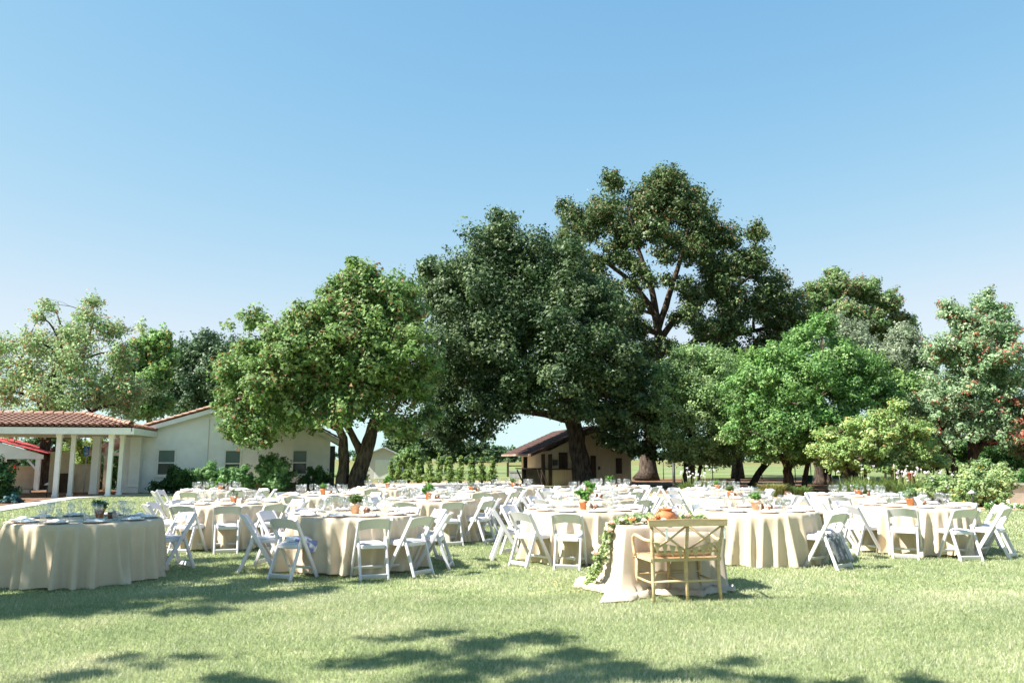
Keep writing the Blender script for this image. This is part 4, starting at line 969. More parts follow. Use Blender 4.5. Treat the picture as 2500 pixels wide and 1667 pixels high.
# ------------------------------------------------------------------ folding chair
def chair_meshes():
    P = []
    for sx in (-1, 1):
        b = MB(); b.bar((sx * .214, -.245, .775), (sx * .214, .225, 0.0), .030, .056); P.append(('front_leg', b.mesh('front_leg', M['white'])))
        b = MB(); b.bar((sx * .182, -.070, .535), (sx * .182, -.275, 0.0), .030, .048); P.append(('rear_leg', b.mesh('rear_leg', M['white'])))
    b = MB(); b.bar((-.17, -.255, .055), (.17, -.255, .055), .022, .058, (0, 1, .38)); P.append(('stretcher', b.mesh('stretcher', M['white'])))
    b = MB(); b.bar((-.2, .148, .125), (.2, .148, .125), .022, .042, (0, 1, .6)); P.append(('stretcher', b.mesh('stretcher', M['white'])))
    # curved back slab, arched on both edges
    b = MB(); nx, nz = 10, 3; V = []
    for side in (0, 1):
        for i in range(nx + 1):
            s_ = i / nx * 2 - 1; x = s_ * .2; bow = -.036 * (1 - s_ * s_)
            z0, z1 = .632 + .030 * (1 - s_ * s_), .768 + .022 * (1 - s_ * s_)
            for j in range(nz + 1):
                z = z0 + (z1 - z0) * j / nz; y = -.245 + (.775 - z) * .606 + bow + (.011 if side else -.011)
                V.append((x, y, z))
    k = nz + 1; m_ = (nx + 1) * k; Fs = []
    for i in range(nx):
        for j in range(nz):
            a = i * k + j
            Fs.append((a, a + 1, a + k + 1, a + k)); Fs.append((m_ + a, m_ + a + k, m_ + a + k + 1, m_ + a + 1))
        Fs.append((i * k + nz, m_ + i * k + nz, m_ + (i + 1) * k + nz, (i + 1) * k + nz)); Fs.append((i * k, (i + 1) * k, m_ + (i + 1) * k, m_ + i * k))
    b.add(V, Fs, False); P.append(('backrest', b.mesh('backrest', M['white'])))
    def rounded(z0, z1, w0, w1, y0, y1, inset, bulge):
        b = MB(); ring = []
        n = 5
        cs = [(w1, y1), (-w1, y1), (-w0, y0), (w0, y0)]
        pts = []
        for q, (cx_, cy_) in enumerate(cs):
            r = .035; sx = 1 if cx_ > 0 else -1; sy = 1 if cy_ > (y0 + y1) / 2 else -1
            for t in range(n):
                a = math.radians(90 * q + 90 * t / (n - 1))
                pts.append((cx_ - sx * r + r * math.cos(a), cy_ - sy * r + r * math.sin(a)))
        N_ = len(pts); cxm = (y0 + y1) / 2
        V = []
        for z, f in ((z0, .97), (z0 + .006, 1), (z1 - .008, 1), (z1, .95), (z1 + bulge, .6)):
            V += [(x * f, cxm + (y - cxm) * f, z) for x, y in pts]
        Fs = [(r * N_ + i, r * N_ + (i + 1) % N_, (r + 1) * N_ + (i + 1) % N_, (r + 1) * N_ + i) for r in range(4) for i in range(N_)]
        Fs += [tuple(range(N_ - 1, -1, -1)), tuple(range(4 * N_, 5 * N_))]
        b.add(V, Fs, False); return b
    P.append(('seat', rounded(.392, .447, .166, .178, -.150, .255, 0, .0).mesh('seat', M['white'])))
    P.append(('seat_pad', rounded(.4475, .463, .155, .168, -.135, .24, 0, .006).mesh('seat_pad', M['vinyl'])))
    return P
CH = chair_meshes()
def place_chair(x, y, rz, label):
    t = thing('folding_chair', label, 'chair', (x, y, 0), rz, 'white folding chairs around the round tables')
    for n, me in CH: link(n, me, t)
    return t
# ------------------------------------------------------------------ table ware
def lathe_mesh(name, prof, n, mat):
    b = MB(); b.lathe(prof, n); return b.mesh(name, mat)
WG = lathe_mesh('wine_glass', [(.0, .0), (.034, .001), (.034, .004), (.006, .010), (.0045, .05), (.005, .085), (.018, .095), (.034, .115), (.041, .145), (.040, .175), (.034, .205), (.0335, .205), (.039, .175), (.040, .145), (.033, .117), (.016, .098), (.0, .094)], 14, M['glass'])
TB = lathe_mesh('water_tumbler', [(.0, .0), (.030, .0), (.034, .06), (.037, .125), (.0355, .125), (.0325, .06), (.028, .008), (.0, .008)], 14, M['glass'])
FLU = lathe_mesh('champagne_flute', [(.0, .0), (.030, .001), (.030, .004), (.005, .010), (.0045, .085), (.012, .10), (.024, .14), (.027, .19), (.025, .235), (.0245, .235), (.026, .19), (.023, .142), (.010, .103), (.0, .10)], 12, M['glass'])
PLT = lathe_mesh('plate', [(.0, .0), (.09, .0), (.140, .012), (.142, .015), (.136, .015), (.09, .006), (.0, .006)], 22, M['plate'])
CHG = lathe_mesh('charger', [(.0, .0), (.11, .0), (.146, .007), (.148, .010), (.142, .010), (.108, .005), (.0, .005)], 22, M['charger'])
def napkin_mesh(k):
    b = MB(); r = random.Random(k); n = 7; V = []
    for i in range(n):
        for j in range(4):
            x = (i / (n - 1) - .5) * .19; y = (j / 3 - .5) * .10
            V.append((x + .012 * r.uniform(-1, 1), y + .008 * r.uniform(-1, 1), .015 + .028 * (1 - abs(j / 3 - .5) * 1.6) * (.6 + .5 * math.sin(i * 1.9 + k)) + .006 * r.random()))
    lo_ = [(x, y, .004) for x, y, z in V]
    m_ = len(V)
    Fs = [(i * 4 + j, (i + 1) * 4 + j, (i + 1) * 4 + j + 1, i * 4 + j + 1) for i in range(n - 1) for j in range(3)]
    Fs += [tuple(m_ + q for q in reversed(f)) for f in Fs]
    rim = [(i * 4, (i + 1) * 4) for i in range(n - 1)] + [((n - 1) * 4 + j, (n - 1) * 4 + j + 1) for j in range(3)] + [(i * 4 + 3, (i - 1) * 4 + 3) for i in range(n - 1, 0, -1)] + [(j, j - 1) for j in range(3, 0, -1)]
    Fs += [(b_, a_, m_ + a_, m_ + b_) for a_, b_ in rim]
    b.add(V + lo_, Fs, True); return b.mesh('napkin', M['napkin'])
NAP = [napkin_mesh(k) for k in range(5)]
def cutlery_mesh():
    b = MB(); b.box((0, .0, .002), (.012, .12, .003)); b.box((0, .085, .002), (.022, .06, .003)); b.box((.024, .02, .002), (.013, .19, .003)); return b.mesh('cutlery', M['steel'])
FORK = MB(); FORK.box((0, -.03, .003), (.010, .12, .003)); FORK.box((0, .05, .003), (.022, .04, .003))
for q in (-.008, 0, .008): FORK.box((q, .088, .003), (.004, .036, .003))
FORK = FORK.mesh('fork', M['steel'])
KNIFE = MB(); KNIFE.box((0, -.05, .004), (.013, .09, .006)); KNIFE.box((.002, .055, .003), (.018, .12, .002)); KNIFE = KNIFE.mesh('knife', M['steel'])
def pot_meshes(mat):
    return lathe_mesh('pot', [(.0, .0), (.050, .0), (.068, .105), (.075, .105), (.078, .14), (.070, .14), (.066, .11), (.0, .11)], 18, mat)
POT = [pot_meshes(M['terracotta']), pot_meshes(M['whitewash'])]
HERBS = {}
def herb_mesh(kind, k):
    key = (kind, k)
    if key in HERBS: return HERBS[key]
    if kind == 'ball': lob = [(Vector((0, 0, .20)), .085), (Vector((.03, .02, .21)), .06)]; pal = [(.13, .24, .06), (.18, .30, .09)]; n, cl, lf = 900, .03, .03
    elif kind == 'tuft': lob = [(Vector((x, y, z)), .05) for x, y, z in ((0, 0, .21), (.05, .03, .2), (-.05, 0, .2), (.02, -.05, .19), (-.03, .05, .22))]; pal = [(.12, .19, .06), (.17, .23, .09), (.22, .26, .13)]; n, cl, lf = 1100, .03, .035
    elif kind == 'sage': lob = [(Vector((x, y, z)), .06) for x, y, z in ((0, 0, .22), (.09, .03, .21), (-.09, 0, .22), (.02, -.06, .19), (-.03, .05, .25), (.12, 0, .26))]; pal = [(.20, .27, .16), (.27, .33, .20), (.14, .22, .08)]; n, cl, lf = 900, .04, .045
    else: lob = [(Vector((x, y, z)), .06) for x, y, z in ((0, 0, .24), (.07, .03, .2), (-.08, 0, .23), (.02, -.06, .30), (-.03, .05, .27))]; pal = [(.10, .22, .04), (.15, .29, .06), (.08, .16, .03)]; n, cl, lf = 900, .04, .05
    V, C = foliage(lob, n, cl, lf, pal, [1] * len(pal), shell=.8, per=12, tri=False); C = C * .62
    HERBS[key] = np_mesh('herb_foliage', V, 4, M['leaf'], C); return HERBS[key]
VOT = lathe_mesh('votive', [(.0, .0), (.032, .0), (.036, .085), (.033, .085), (.03, .01), (.0, .01)], 14, M['brown_glass'])
JUG = lathe_mesh('jar', [(.0, .0), (.03, .0), (.034, .05), (.024, .07), (.024, .09), (.02, .09), (.0, .08)], 12, M['terracotta'])
# ------------------------------------------------------------------ cloth covered round tables
TR, TH = .94, .762
def cloth_mesh(seed, hem=0.012):
    r = random.Random(seed)
    n = 256
    fold = []; a = 0.0
    while a < 2 * math.pi - .12:
        fold.append((a, r.uniform(.4, 1.2), r.uniform(.036, .07), r.uniform(-.12, .12))); a += r.uniform(.13, .27)
    rings = [(0.0, TH + .001, 0), (.5, TH + .001, 0), (.9, TH + .0005, 0), (.975, TH, 0), (1.0, TH - .012, .0)]
    V = []
    for f, z, _ in rings:
        for i in range(n):
            t = 2 * math.pi * i / n
            rr = TR * f
            V.append((rr * math.cos(t), rr * math.sin(t), z))
    nd = 11
    for k in range(1, nd + 1):
        s_ = k / nd
        for i in range(n):
            t = 2 * math.pi * i / n
            fo = 0
            for a, am, wd, sh in fold:
                dd = (t - a - sh * s_ + math.pi) % (2 * math.pi) - math.pi
                fo += am * math.exp(-(dd / (wd * (.65 + .45 * s_))) ** 2)
            amp = .15 * s_ ** .6
            rr = TR + .014 + .03 * s_ + amp * 1.1 * (fo - .34)
            z = (TH - .012) * (1 - s_) + (hem + .012 * math.sin(t * 5 + seed)) * s_
            V.append((rr * math.cos(t), rr * math.sin(t), max(z, .006)))
    m_ = len(rings) + nd
    Fs = [(k * n + i, (k + 1) * n + i, (k + 1) * n + (i + 1) % n, k * n + (i + 1) % n) for k in range(1, m_ - 1) for i in range(n)]
    Fs.append(tuple(n + i for i in range(n)))
    b = MB(); b.v = V[:]; Fs = [tuple(f) for f in Fs]
    b.f = Fs; b.sm = [True] * len(Fs)
    # drop the unused centre ring
    b.v = V[n:]; b.f = [tuple(q - n for q in f) for f in Fs]
    return b.mesh('tablecloth', M['linen'])
TTOP = lathe_mesh('tabletop', [(.0, TH - .03), (TR - .02, TH - .03), (TR - .02, TH - .008), (.0, TH - .008)], 40, M['darkwood'])
LEGM = MB(); LEGM.tube([(0, 0, 0), (0, 0, TH - .03)], .018, 8); LEGM = LEGM.mesh('leg', M['steel'])
HOUR = ['twelve', 'one', 'two', 'three', 'four', 'five', 'six', 'seven', 'eight', 'nine', 'ten', 'eleven']
def hours(angs):
    used = {}; out = []
    for a in angs:
        h = 6 - a / 30.0; k = int(round(h)) % 12; c = 1
        while k in used:
            k = (int(round(h)) + c) % 12; c = -c if c > 0 else -c + 1
        used[k] = 1; out.append(HOUR[k])
    return out
FARSET = (108, 144, 180, 216, 252)
TABLES = [  # phrase, centre u, front rim v, chair angles (0 = towards camera, + = right), pot (kind, dx, dy), settings offset, seed
    ('shaded front-left table', 209, 1280, [(112, .05)], ('tuft', .05, .25, 0), 10),
    ('second-row table behind the shaded one', 559, 1234, [(-33, 0), (-1, .02), (34, 0), (78, 0), (-72, .05), (-104, 0), (112, 0), (146, 0), (180, 0), (-140, 0)], ('tuft', .08, .0, 0), 0),
    ('sunlit front table left of centre', 866, 1265, [(-40, .07), (11, .02), (40, .03), (74, .03), (-84, .16), (-112, .05), (108, 0), (142, 0), (176, 0), (-146, 0)], ('tuft', .0, .02, 1), 16),
    ('back-row table nearest the house windows', 528, 1201, [(-27, 0), (20, 0), (54, 0), (86, .05), (-76, .1), (-110, .05), (120, 0), (156, 0), (-150, 0)], ('leafy', .08, .05, 0), 5),
    ('third-row table before the forked trunk', 786, 1212, [(-24, 0), (12, 0), (38, 0), (84, .03), (-66, .05), (-98, 0), (114, 0), (150, 0), (-140, 0), (185, 0)], ('ball', .02, .0, 0), 20),
    ('second-row table left of the aisle', 1045, 1226, [(-18, 0), (19, 0), (55, .02), (84, .02), (-56, 0), (-90, 0), (116, 0), (150, 0), (184, 0), (-130, 0)], ('leafy', .0, .05, 0), 8),
    ('back-row table below the young shrubs', 942, 1195, [(-14, 0), (28, 0), (62, 0), (98, 0), (-52, 0), (-90, 0), (140, 0), (180, 0)], ('leafy', .05, .0, 0), 12),
    ('third-row table left of the shed', 1142, 1203, [(14, 0), (56, 0), (88, .03), (-22, 0), (-60, 0), (-96, 0), (125, 0), (160, 0), (-150, 0)], ('tuft', .08, .0, 0), 3),
    ('back-row table before the shed counter', 1250, 1192, [(7, 0), (40, 0), (74, 0), (-30, 0), (-66, 0), (106, 0), (146, 0), (-104, 0)], ('tuft', .03, .0, 0), 14),
    ('front table just behind the garland table', 1424, 1253, [(-41, .04), (-10, .02), (-78, .06), (78, .03), (108, .04), (-114, 0), (-146, 0), (142, 0), (178, 0), (36, 0)], ('leafy', .0, .0, 0), 18),
    ('second-row table in line with the oak', 1445, 1222, [(-84, .03), (84, .04), (112, .04), (-114, 0), (146, 0), (-146, 0), (182, 0), (-46, 0), (46, 0)], ('leafy', -.02, .02, 0), 6),
    ('third-row table below the oak trunk', 1445, 1202, [(-86, 0), (84, 0), (-52, 0), (50, 0), (118, 0), (-120, 0), (156, 0), (-156, 0)], ('ball', -.12, .0, 0), 9),
    ('back-row table before the shed door', 1490, 1191, [(30, 0), (62, .03), (96, .05), (-30, 0), (132, 0), (170, 0), (-150, 0)], ('leafy', .0, .1, 0), 2),
    ('front table right of the wooden bench', 1845, 1254, [(-70, .04), (55, .04), (112, .04), (-104, .03), (-138, 0), (148, 0), (182, 0)], ('ball', .0, -.02, 1), 14),
    ('second-row table behind the bench', 1783, 1219, [(-84, .03), (-50, 0), (46, 0), (84, .02), (118, .02), (-118, 0), (-152, 0), (155, 0)], ('tuft', .0, .0, 0), 11),
    ('back-row table before the white flowers', 1750, 1199, [(-90, .02), (-52, 0), (48, 0), (78, .03), (108, .04), (-124, 0), (145, 0), (-160, 0)], ('ball', .02, .0, 0), 7),
    ('front table at the right edge', 2230, 1241, [(-43, .05), (-7, .03), (31, .04), (68, .06), (-82, .05), (104, 0), (142, 0), (-118, 0), (178, 0), (-152, 0)], ('sage', -.05, .0, 0), 13),
    ('second-row table at the right', 2092, 1214, [(-14, 0), (-54, .05), (30, 0), (66, 0), (-92, .03), (110, 0), (150, 0), (-136, 0), (190, 0)], ('tuft', .02, .0, 0), 4),
]
chairs_at = {}
for ti, (ph, cu, fv, chs, pot, so) in enumerate(TABLES):
    f = onz(cu, fv, TH)
    d = Vector((f.x, f.y, 0)).normalized()
    C0 = Vector((f.x, f.y, 0)) + d * TR
    view = math.atan2(-d.x, d.y)                # table frame turned to face the camera
    def pol(a, r):
        t = math.radians(a); w = Vector((math.sin(t) * r, -math.cos(t) * r, 0)); w.rotate(Matrix.Rotation(view, 3, 'Z')); return C0 + w
    T = thing('round_table', 'linen-covered round ' + ph, 'table', (C0.x, C0.y, 0), 0, 'round banquet tables on the lawn')
    link('tablecloth', cloth_mesh(ti + 3, .012 if ti in (0, 13) else .03), T, rz=ti * 1.3)
    link('tabletop', TTOP, T)
    for k in range(4):
        link('leg', LEGM, T, loc=(.5 * math.cos(k * 1.571 + .7), .5 * math.sin(k * 1.571 + .7), 0))
    for (a, e), h in zip(chs, hours([c[0] for c in chs])):
        p = pol(a, TR + .20 + e)
        rz = math.atan2(C0.y - p.y, C0.x - p.x) - math.pi / 2 + math.radians(random.uniform(-3.5, 3.5))
        chairs_at[(ti, a)] = place_chair(p.x, p.y, rz, f"white folding chair at {h} o'clock, {ph}")
    sa = [so + 36 * k for k in range(10)]
    for a, h in zip(sa, hours([(q + 180) % 360 - 180 for q in sa])):
        a += random.uniform(-2, 2)
        p = pol(a, TR - .20); rz = view + math.radians(a)
        o = thing('place_setting_plate', f"white plate on a clay charger at {h} o'clock, {ph}", 'plate', (p.x, p.y, TH + .002), rz, 'dinner plates on the round tables')
        link('charger', CHG, o); link('plate', PLT, o, loc=(0, 0, .0085))
        o = link('napkin', NAP[random.randrange(5)], loc=(p.x, p.y, TH + .018), rz=rz + random.uniform(-.5, .5)); tag(o, f"folded white napkin on the {h} o'clock plate, {ph}", 'napkin', 'folded napkins on plates')
        p = pol(a + random.uniform(6, 9), TR - .40)
        o = link('wine_glass', WG, loc=(p.x, p.y, TH + .002)); o.scale = (1.12, 1.12, 1.08); tag(o, f"stemmed wine glass at {h} o'clock, {ph}", 'glass', 'wine glasses on the round tables')
        p = pol(a - random.uniform(5, 9), TR - .42)
        o = link('water_tumbler', TB, loc=(p.x, p.y, TH + .002)); tag(o, f"clear water tumbler at {h} o'clock, {ph}", 'glass', 'tumblers on the round tables')
        p = pol(a + random.uniform(-2, 3), TR - .49)
        o = link('champagne_flute', FLU, loc=(p.x, p.y, TH + .002)); tag(o, f"tall champagne flute at {h} o'clock, {ph}", 'glass', 'champagne flutes on the round tables')
        if ti in (0, 2, 9, 13, 16, 1):
            for nm, me, da in (('fork', FORK, 13.5), ('knife', KNIFE, -13.5)):
                p = pol(a + da, TR - .20); o = link(nm, me, loc=(p.x, p.y, TH + .002), rz=rz); tag(o, f"silver {nm} at {h} o'clock, {ph}", 'cutlery', nm + 's beside the plates')
    p = C0 + Vector((pot[1], pot[2], 0)) + Vector((0, 0, TH + .002))
    big = 1.05 if ti in (2, 13) else .92
    P_ = thing('potted_herb', f'terracotta pot of green herbs on the {ph}', 'potted plant', p, random.uniform(0, 6), 'herb pots at the table centres'); P_.scale = (big, big, big)
    link('pot', POT[pot[3]], P_); link('foliage', herb_mesh(pot[0], ti % 3), P_)
    for q, (nm, me, lab) in enumerate((('votive_holder', VOT, 'dark amber votive'), ('clay_jar', JUG, 'small clay jar'))):
        p2 = C0 + Vector((pot[1], pot[2], 0)) + Vector((.20 - .06 * q, -.10 + .22 * q, 0)); o = link(nm, me, loc=(p2.x, p2.y, TH + .002)); tag(o, f'{lab} beside the herb pot, {ph}', 'candle holder' if q == 0 else 'jar', nm.replace('_', ' ') + 's on the tables')

# folded cloths and shawl on chairs
c = chairs_at[(2, -40)]
b = MB()
for k in range(5):
    b.box((.02 * math.sin(k), .04, .477 + k * .012), (.30 - .02 * k, .26 - .015 * k, .011), Matrix.Rotation(.12 * math.sin(k * 2.1), 3, 'Z'))
b.box((.17, .14, .40), (.02, .2, .14), Matrix.Rotation(.15, 3, 'Y'))
o = build(b, 'folded_shawl', M['lilac'], loc=c.location, rz=c.rotation_euler.z); tag(o, 'folded white and lilac shawls on the chair seat of the sunlit front table', 'shawl')
c = chairs_at[(13, 55)]
b = MB(); n = 9; V = []
for side in (0, 1):
    for i in range(n):
        for j in range(8):
            s_ = i / (n - 1) - .5; x = s_ * .30; z = .50 - j * .055 - .02 * abs(math.sin(i * 1.7)) * (j / 7); y = -.09 - .30 * 0 - .22 * (1 - z / .5) - .03 + .012 * math.sin(i * 2.3 + j * .4) + (.012 if side else 0)
            V.append((x, y, z))
m_ = n * 8; Fs = []
for i in range(n - 1):
    for j in range(7):
        a = i * 8 + j; Fs += [(a, a + 1, a + 9, a + 8), (m_ + a, m_ + a + 8, m_ + a + 9, m_ + a + 1)]
    Fs += [(i * 8 + 7, m_ + i * 8 + 7, m_ + i * 8 + 15, i * 8 + 15), (i * 8, i * 8 + 8, m_ + i * 8 + 8, m_ + i * 8)]
b.add(V, Fs, True); o = build(b, 'hanging_shawl', M['shawl'], loc=c.location, rz=c.rotation_euler.z); tag(o, 'grey fringed shawl hanging behind the chair right of the front table', 'shawl')
b = MB()
for k in range(3): b.box((.0, .02, .477 + k * .014), (.22 - .03 * k, .18, .013), Matrix.Rotation(.3 * k, 3, 'Z'))
o = build(b, 'folded_scarf', M['lilac'], loc=c.location, rz=c.rotation_euler.z); tag(o, 'small lilac scarf folded on the seat of the shawl-hung chair', 'scarf')

# ------------------------------------------------------------------ garland table with puddled cloth
STC = Vector((1.86, 10.12, 0)); SRZ2 = math.radians(10)
sw, sd, sh = .60, .40, .762
st = thing('garland_table', 'small rectangular table with puddled pale linen behind the bench', 'table', STC, SRZ2)
def rect_cloth():
    n = 220; r = random.Random(4)
    per = []
    for i in range(n):
        s_ = i / n * 2 * (2 * sw + 2 * sd)
        L1, L2 = 2 * sw, 2 * sd
        s_ = i / n * (2 * L1 + 2 * L2)
        if s_ < L1: p, nn = (-sw + s_, -sd), (0, -1)
        elif s_ < L1 + L2: p, nn = (sw, -sd + s_ - L1), (1, 0)
        elif s_ < 2 * L1 + L2: p, nn = (sw - (s_ - L1 - L2), sd), (0, 1)
        else: p, nn = (-sw, sd - (s_ - 2 * L1 - L2)), (-1, 0)
        # soften normals near corners
        cx_ = max(0, 1 - (sw - abs(p[0])) / .16); cy_ = max(0, 1 - (sd - abs(p[1])) / .16)
        v = Vector((nn[0] + (1 if p[0] > 0 else -1) * cx_ * .9 * (abs(nn[1])), nn[1] + (1 if p[1] > 0 else -1) * cy_ * .9 * abs(nn[0]), 0)).normalized()
        corner = cx_ * cy_
        per.append((Vector((p[0], p[1], 0)), v, corner, s_))
    prof = [(0, 0.0), (.015, .006), (.06, .014), (.22, .025), (.45, .035), (.65, .045), (.82, .06), (.93, .085), (.985, .13), (1.0, .18), (.99, .23), (1.0, .27)]
    V = []
    ph = [r.uniform(0, 6) for _ in range(6)]
    for q, (dn, out) in enumerate(prof):
        for p, v, cr, s_ in per:
            wob = .8 * math.sin(s_ * 9 + ph[0]) + .35 * math.sin(s_ * 17 + ph[1]) + .25 * math.sin(s_ * 31 + ph[2])
            o = out * (1 + .2 * cr) + dn * .05 * wob + (.10 * cr * dn) + (.05 * wob * (q >= 8))
            if p.x > 0 and q > 3: o *= (.35 if v.x > .3 else 1)
            if v.x < -.3 and q > 6: o *= 1.35
            z = sh * (1 - dn)
            if q >= 8: z = .03 + .055 * (math.sin(s_ * 23 + q * 1.7 + ph[3]) * .35 + math.sin(s_ * 41 + q * 2.6 + ph[4]) * .25 + .5) * (1 if q < 11 else .2) - (.02 if q == 11 else 0)
            w = p + v * (o if q > 0 else 0)
            V.append((w.x, w.y, max(z, .008) + (.001 if q == 0 else 0)))
    m_ = len(prof)
    Fs = [(k * n + i, (k + 1) * n + i, (k + 1) * n + (i + 1) % n, k * n + (i + 1) % n) for k in range(m_ - 1) for i in range(n)]
    Fs.append(tuple(range(n)))
    b = MB(); b.v = V; b.f = Fs; b.sm = [True] * (len(Fs) - 1) + [False]
    return b
link('tablecloth', rect_cloth().mesh('tablecloth', M['linen2']), st)
b = MB(); b.box((0, 0, sh - .03), (2 * sw - .03, 2 * sd - .03, .04)); build(b, 'tabletop', M['darkwood'], st)
for sx in (-1, 1):
    for sy in (-1, 1): link('leg', LEGM, st, loc=(sx * (sw - .08), sy * (sd - .08), 0))
SR3 = Matrix.Rotation(SRZ2, 3, 'Z')
def sw_at(x, y, z): return STC + SR3 @ Vector((x, y, z))
def rose(b, c, r):
    c = Vector(c)
    for ring, (k, rr, hh) in enumerate(((6, 1.0, .0), (5, .72, .3), (4, .45, .5))):
        for i in range(k):
            a = 6.283 * i / k + ring * .5
            d = Vector((math.cos(a), math.sin(a), 0)); t = Vector((-d.y, d.x, 0))
            p0 = c + Vector((0, 0, -.35 * r)); p1 = c + d * rr * r * .75 - t * r * .42 * rr + Vector((0, 0, hh * r * .6)); p2 = c + d * rr * r + Vector((0, 0, (hh + .45) * r * .9)); p3 = c + d * rr * r * .75 + t * r * .42 * rr + Vector((0, 0, hh * r * .6))
            b.add([p0, p1, p2, p3], [(0, 1, 2), (0, 2, 3)], True)
    b.lathe([(0, -.3 * r), (.5 * r, -.15 * r), (.62 * r, .2 * r), (.4 * r, .55 * r), (0, .65 * r)], 10, c)
gar = thing('garland', 'leafy garland with peach roses trailing off the linen table corner', 'garland', STC, SRZ2)
gpath = [Vector(p) for p in ((.58, .12, sh + .05), (.35, .16, sh + .05), (.05, .05, sh + .05), (-.2, .02, sh + .06), (-.42, -.05, sh + .06), (-.58, -.0, sh + .04), (-.70, .04, .62), (-.75, .05, .45), (-.80, .06, .28), (-.88, .08, .14), (-.95, .06, .06))]
Ps = []
for i in range(len(gpath) - 1):
    for t in np.linspace(0, 1, 6)[:-1]: Ps.append(gpath[i].lerp(gpath[i + 1], float(t)))
lob = [(p + Vector((random.uniform(-.03, .03), random.uniform(-.03, .03), random.uniform(-.01, .03))), random.uniform(.05, .085)) for p in Ps]
V, C = foliage(lob, 6000, .035, .042, [(.22, .26, .10), (.28, .30, .16), (.34, .36, .25), (.16, .20, .07)], [2, 2, 2, 1], shell=.9, per=10, tri=False)
V[:, 2] = np.maximum(V[:, 2], .012)
link('foliage', np_mesh('foliage', V, 4, M['leaf'], C), gar)
b = MB(); b.tube(gpath, .008, 5); build(b, 'vine', M['bark'], gar)
for x, y, z, r, m_ in ((-.44, -.16, sh + .07, .055, 'peach'), (-.16, -.10, sh + .06, .055, 'peach'), (-.07, -.03, sh + .09, .045, 'peach'), (-.70, -.06, .70, .05, 'pink'), (-.66, -.02, .78, .045, 'pink'), (-.86, .0, .42, .055, 'pink'), (.20, .02, sh + .08, .05, 'pink'), (.36, .05, sh + .09, .05, 'pink'),
                       (-.26, -.08, sh + .05, .045, 'cream'), (.0, -.08, sh + .05, .05, 'cream'), (-.55, -.10, sh + .06, .04, 'cream'), (-.32, .08, sh + .07, .045, 'cream'), (.10, -.05, sh + .05, .035, 'peach')):
    b = MB(); rose(b, (x, y, z), r); build(b, 'rose', M[m_], gar)
u_ = sw_at(.06, .02, sh + .002)
urn = thing('terracotta_urn', 'round burnt-orange clay urn on the garland table', 'urn', u_)
b = MB(); b.lathe([(.0, .0), (.075, .0), (.115, .04), (.132, .085), (.118, .13), (.085, .155), (.078, .165), (.095, .178), (.095, .186), (.072, .186), (.068, .165), (.0, .15)], 24); build(b, 'body', M['urn'], urn)
b = MB(); rose(b, (-.01, 0, .20), .045); build(b, 'white_bloom', M['cream'], urn)
for x, lab in ((.30, 'tall stemmed glass left of its pair on the garland table'), (.44, 'tall stemmed glass right of its pair on the garland table')):
    o = link('wine_glass', WG, loc=sw_at(x, -.04, sh + .002)); o.scale = (1.2, 1.2, 1.25); tag(o, lab, 'glass')
p = sw_at(-.06, -.26, sh + .002); o = thing('place_setting_plate', 'white plate nearest the bench on the garland table', 'plate', p, SRZ2); link('charger', CHG, o); link('plate', PLT, o, loc=(0, 0, .0085))
o = link('napkin', NAP[1], loc=p + Vector((0, 0, .018)), rz=.3); tag(o, 'folded napkin on the garland table plate', 'napkin')

# ------------------------------------------------------------------ cross-back bench
bp0 = Vector((1.935, 9.17, 0)); BRZ = math.radians(12)
bench = thing('wooden_bench', 'pale bentwood cross-back bench drawn up to the garland table', 'bench', bp0, BRZ)
hw, dp, seat_z, top_z = .39, .47, .455, .86
def up_pt(x, z):                     # back posts lean towards the camera above the seat
    lean = 0 if z < seat_z else (z - seat_z) * .22
    return Vector((x * (1 + .10 * max(0, (z - seat_z)) / .4), -.02 - lean, z))
for x in (-hw, 0, hw):
    b = MB(); foot = Vector((x * 1.02, -.05, 0))
    b.tube([foot, Vector((x, -.02, .22)), up_pt(x, seat_z), up_pt(x, .65), up_pt(x, top_z)], [.017, .021, .022, .02, .018], 10); build(b, 'leg', M['wood'], bench)
for x in (-hw, 0, hw):
    b = MB(); b.tube([(x * 1.04, dp + .02, 0), (x * 1.01, dp, .22), (x, dp, seat_z)], [.016, .02, .021], 10); build(b, 'leg', M['wood'], bench)
b = MB(); L0, L1 = up_pt(-hw - .03, top_z + .01), up_pt(hw + .03, top_z + .01)
b.prism([L0 + Vector((0, -.018, -.05)), L1 + Vector((0, -.018, -.05)), L1 + Vector((.01, -.018, .022)), (L0 + L1) / 2 + Vector((0, -.018, .034)), L0 + Vector((-.01, -.018, .022))], (0, .036, 0)); build(b, 'top_rail', M['wood'], bench)
for x0, x1 in ((-hw, 0), (0, hw)):
    for s_ in (0, 1):
        za, zb = (.54, .83) if s_ else (.83, .54); dy = .012 * (1 if s_ else -1)
        a, c_ = up_pt(x0, za), up_pt(x1, zb); mid = (a + c_) / 2 + Vector((0, -.015, 0))
        b = MB(); b.tube([a + Vector((0, dy, 0)), mid + Vector((0, dy, 0)), c_ + Vector((0, dy, 0))], [.012, .013, .012], 8); build(b, 'cross_slat', M['wood'], bench)
b = MB(); b.tube([up_pt(-hw, .54), up_pt(0, .54), up_pt(hw, .54)], .013, 8); build(b, 'lower_rail', M['wood'], bench)
b = MB(); q = [(-hw - .03, -.04), (hw + .03, -.04), (hw + .03, dp + .03), (-hw - .03, dp + .03)]
b.prism([(x, y, seat_z - .02) for x, y in q], (0, 0, .035)); build(b, 'seat_frame', M['wood'], bench)
b = MB(); b.prism([(x * .9, .02 + (y + .04) * .87, seat_z + .0152) for x, y in q], (0, 0, .008)); build(b, 'woven_seat', M['cane'], bench)
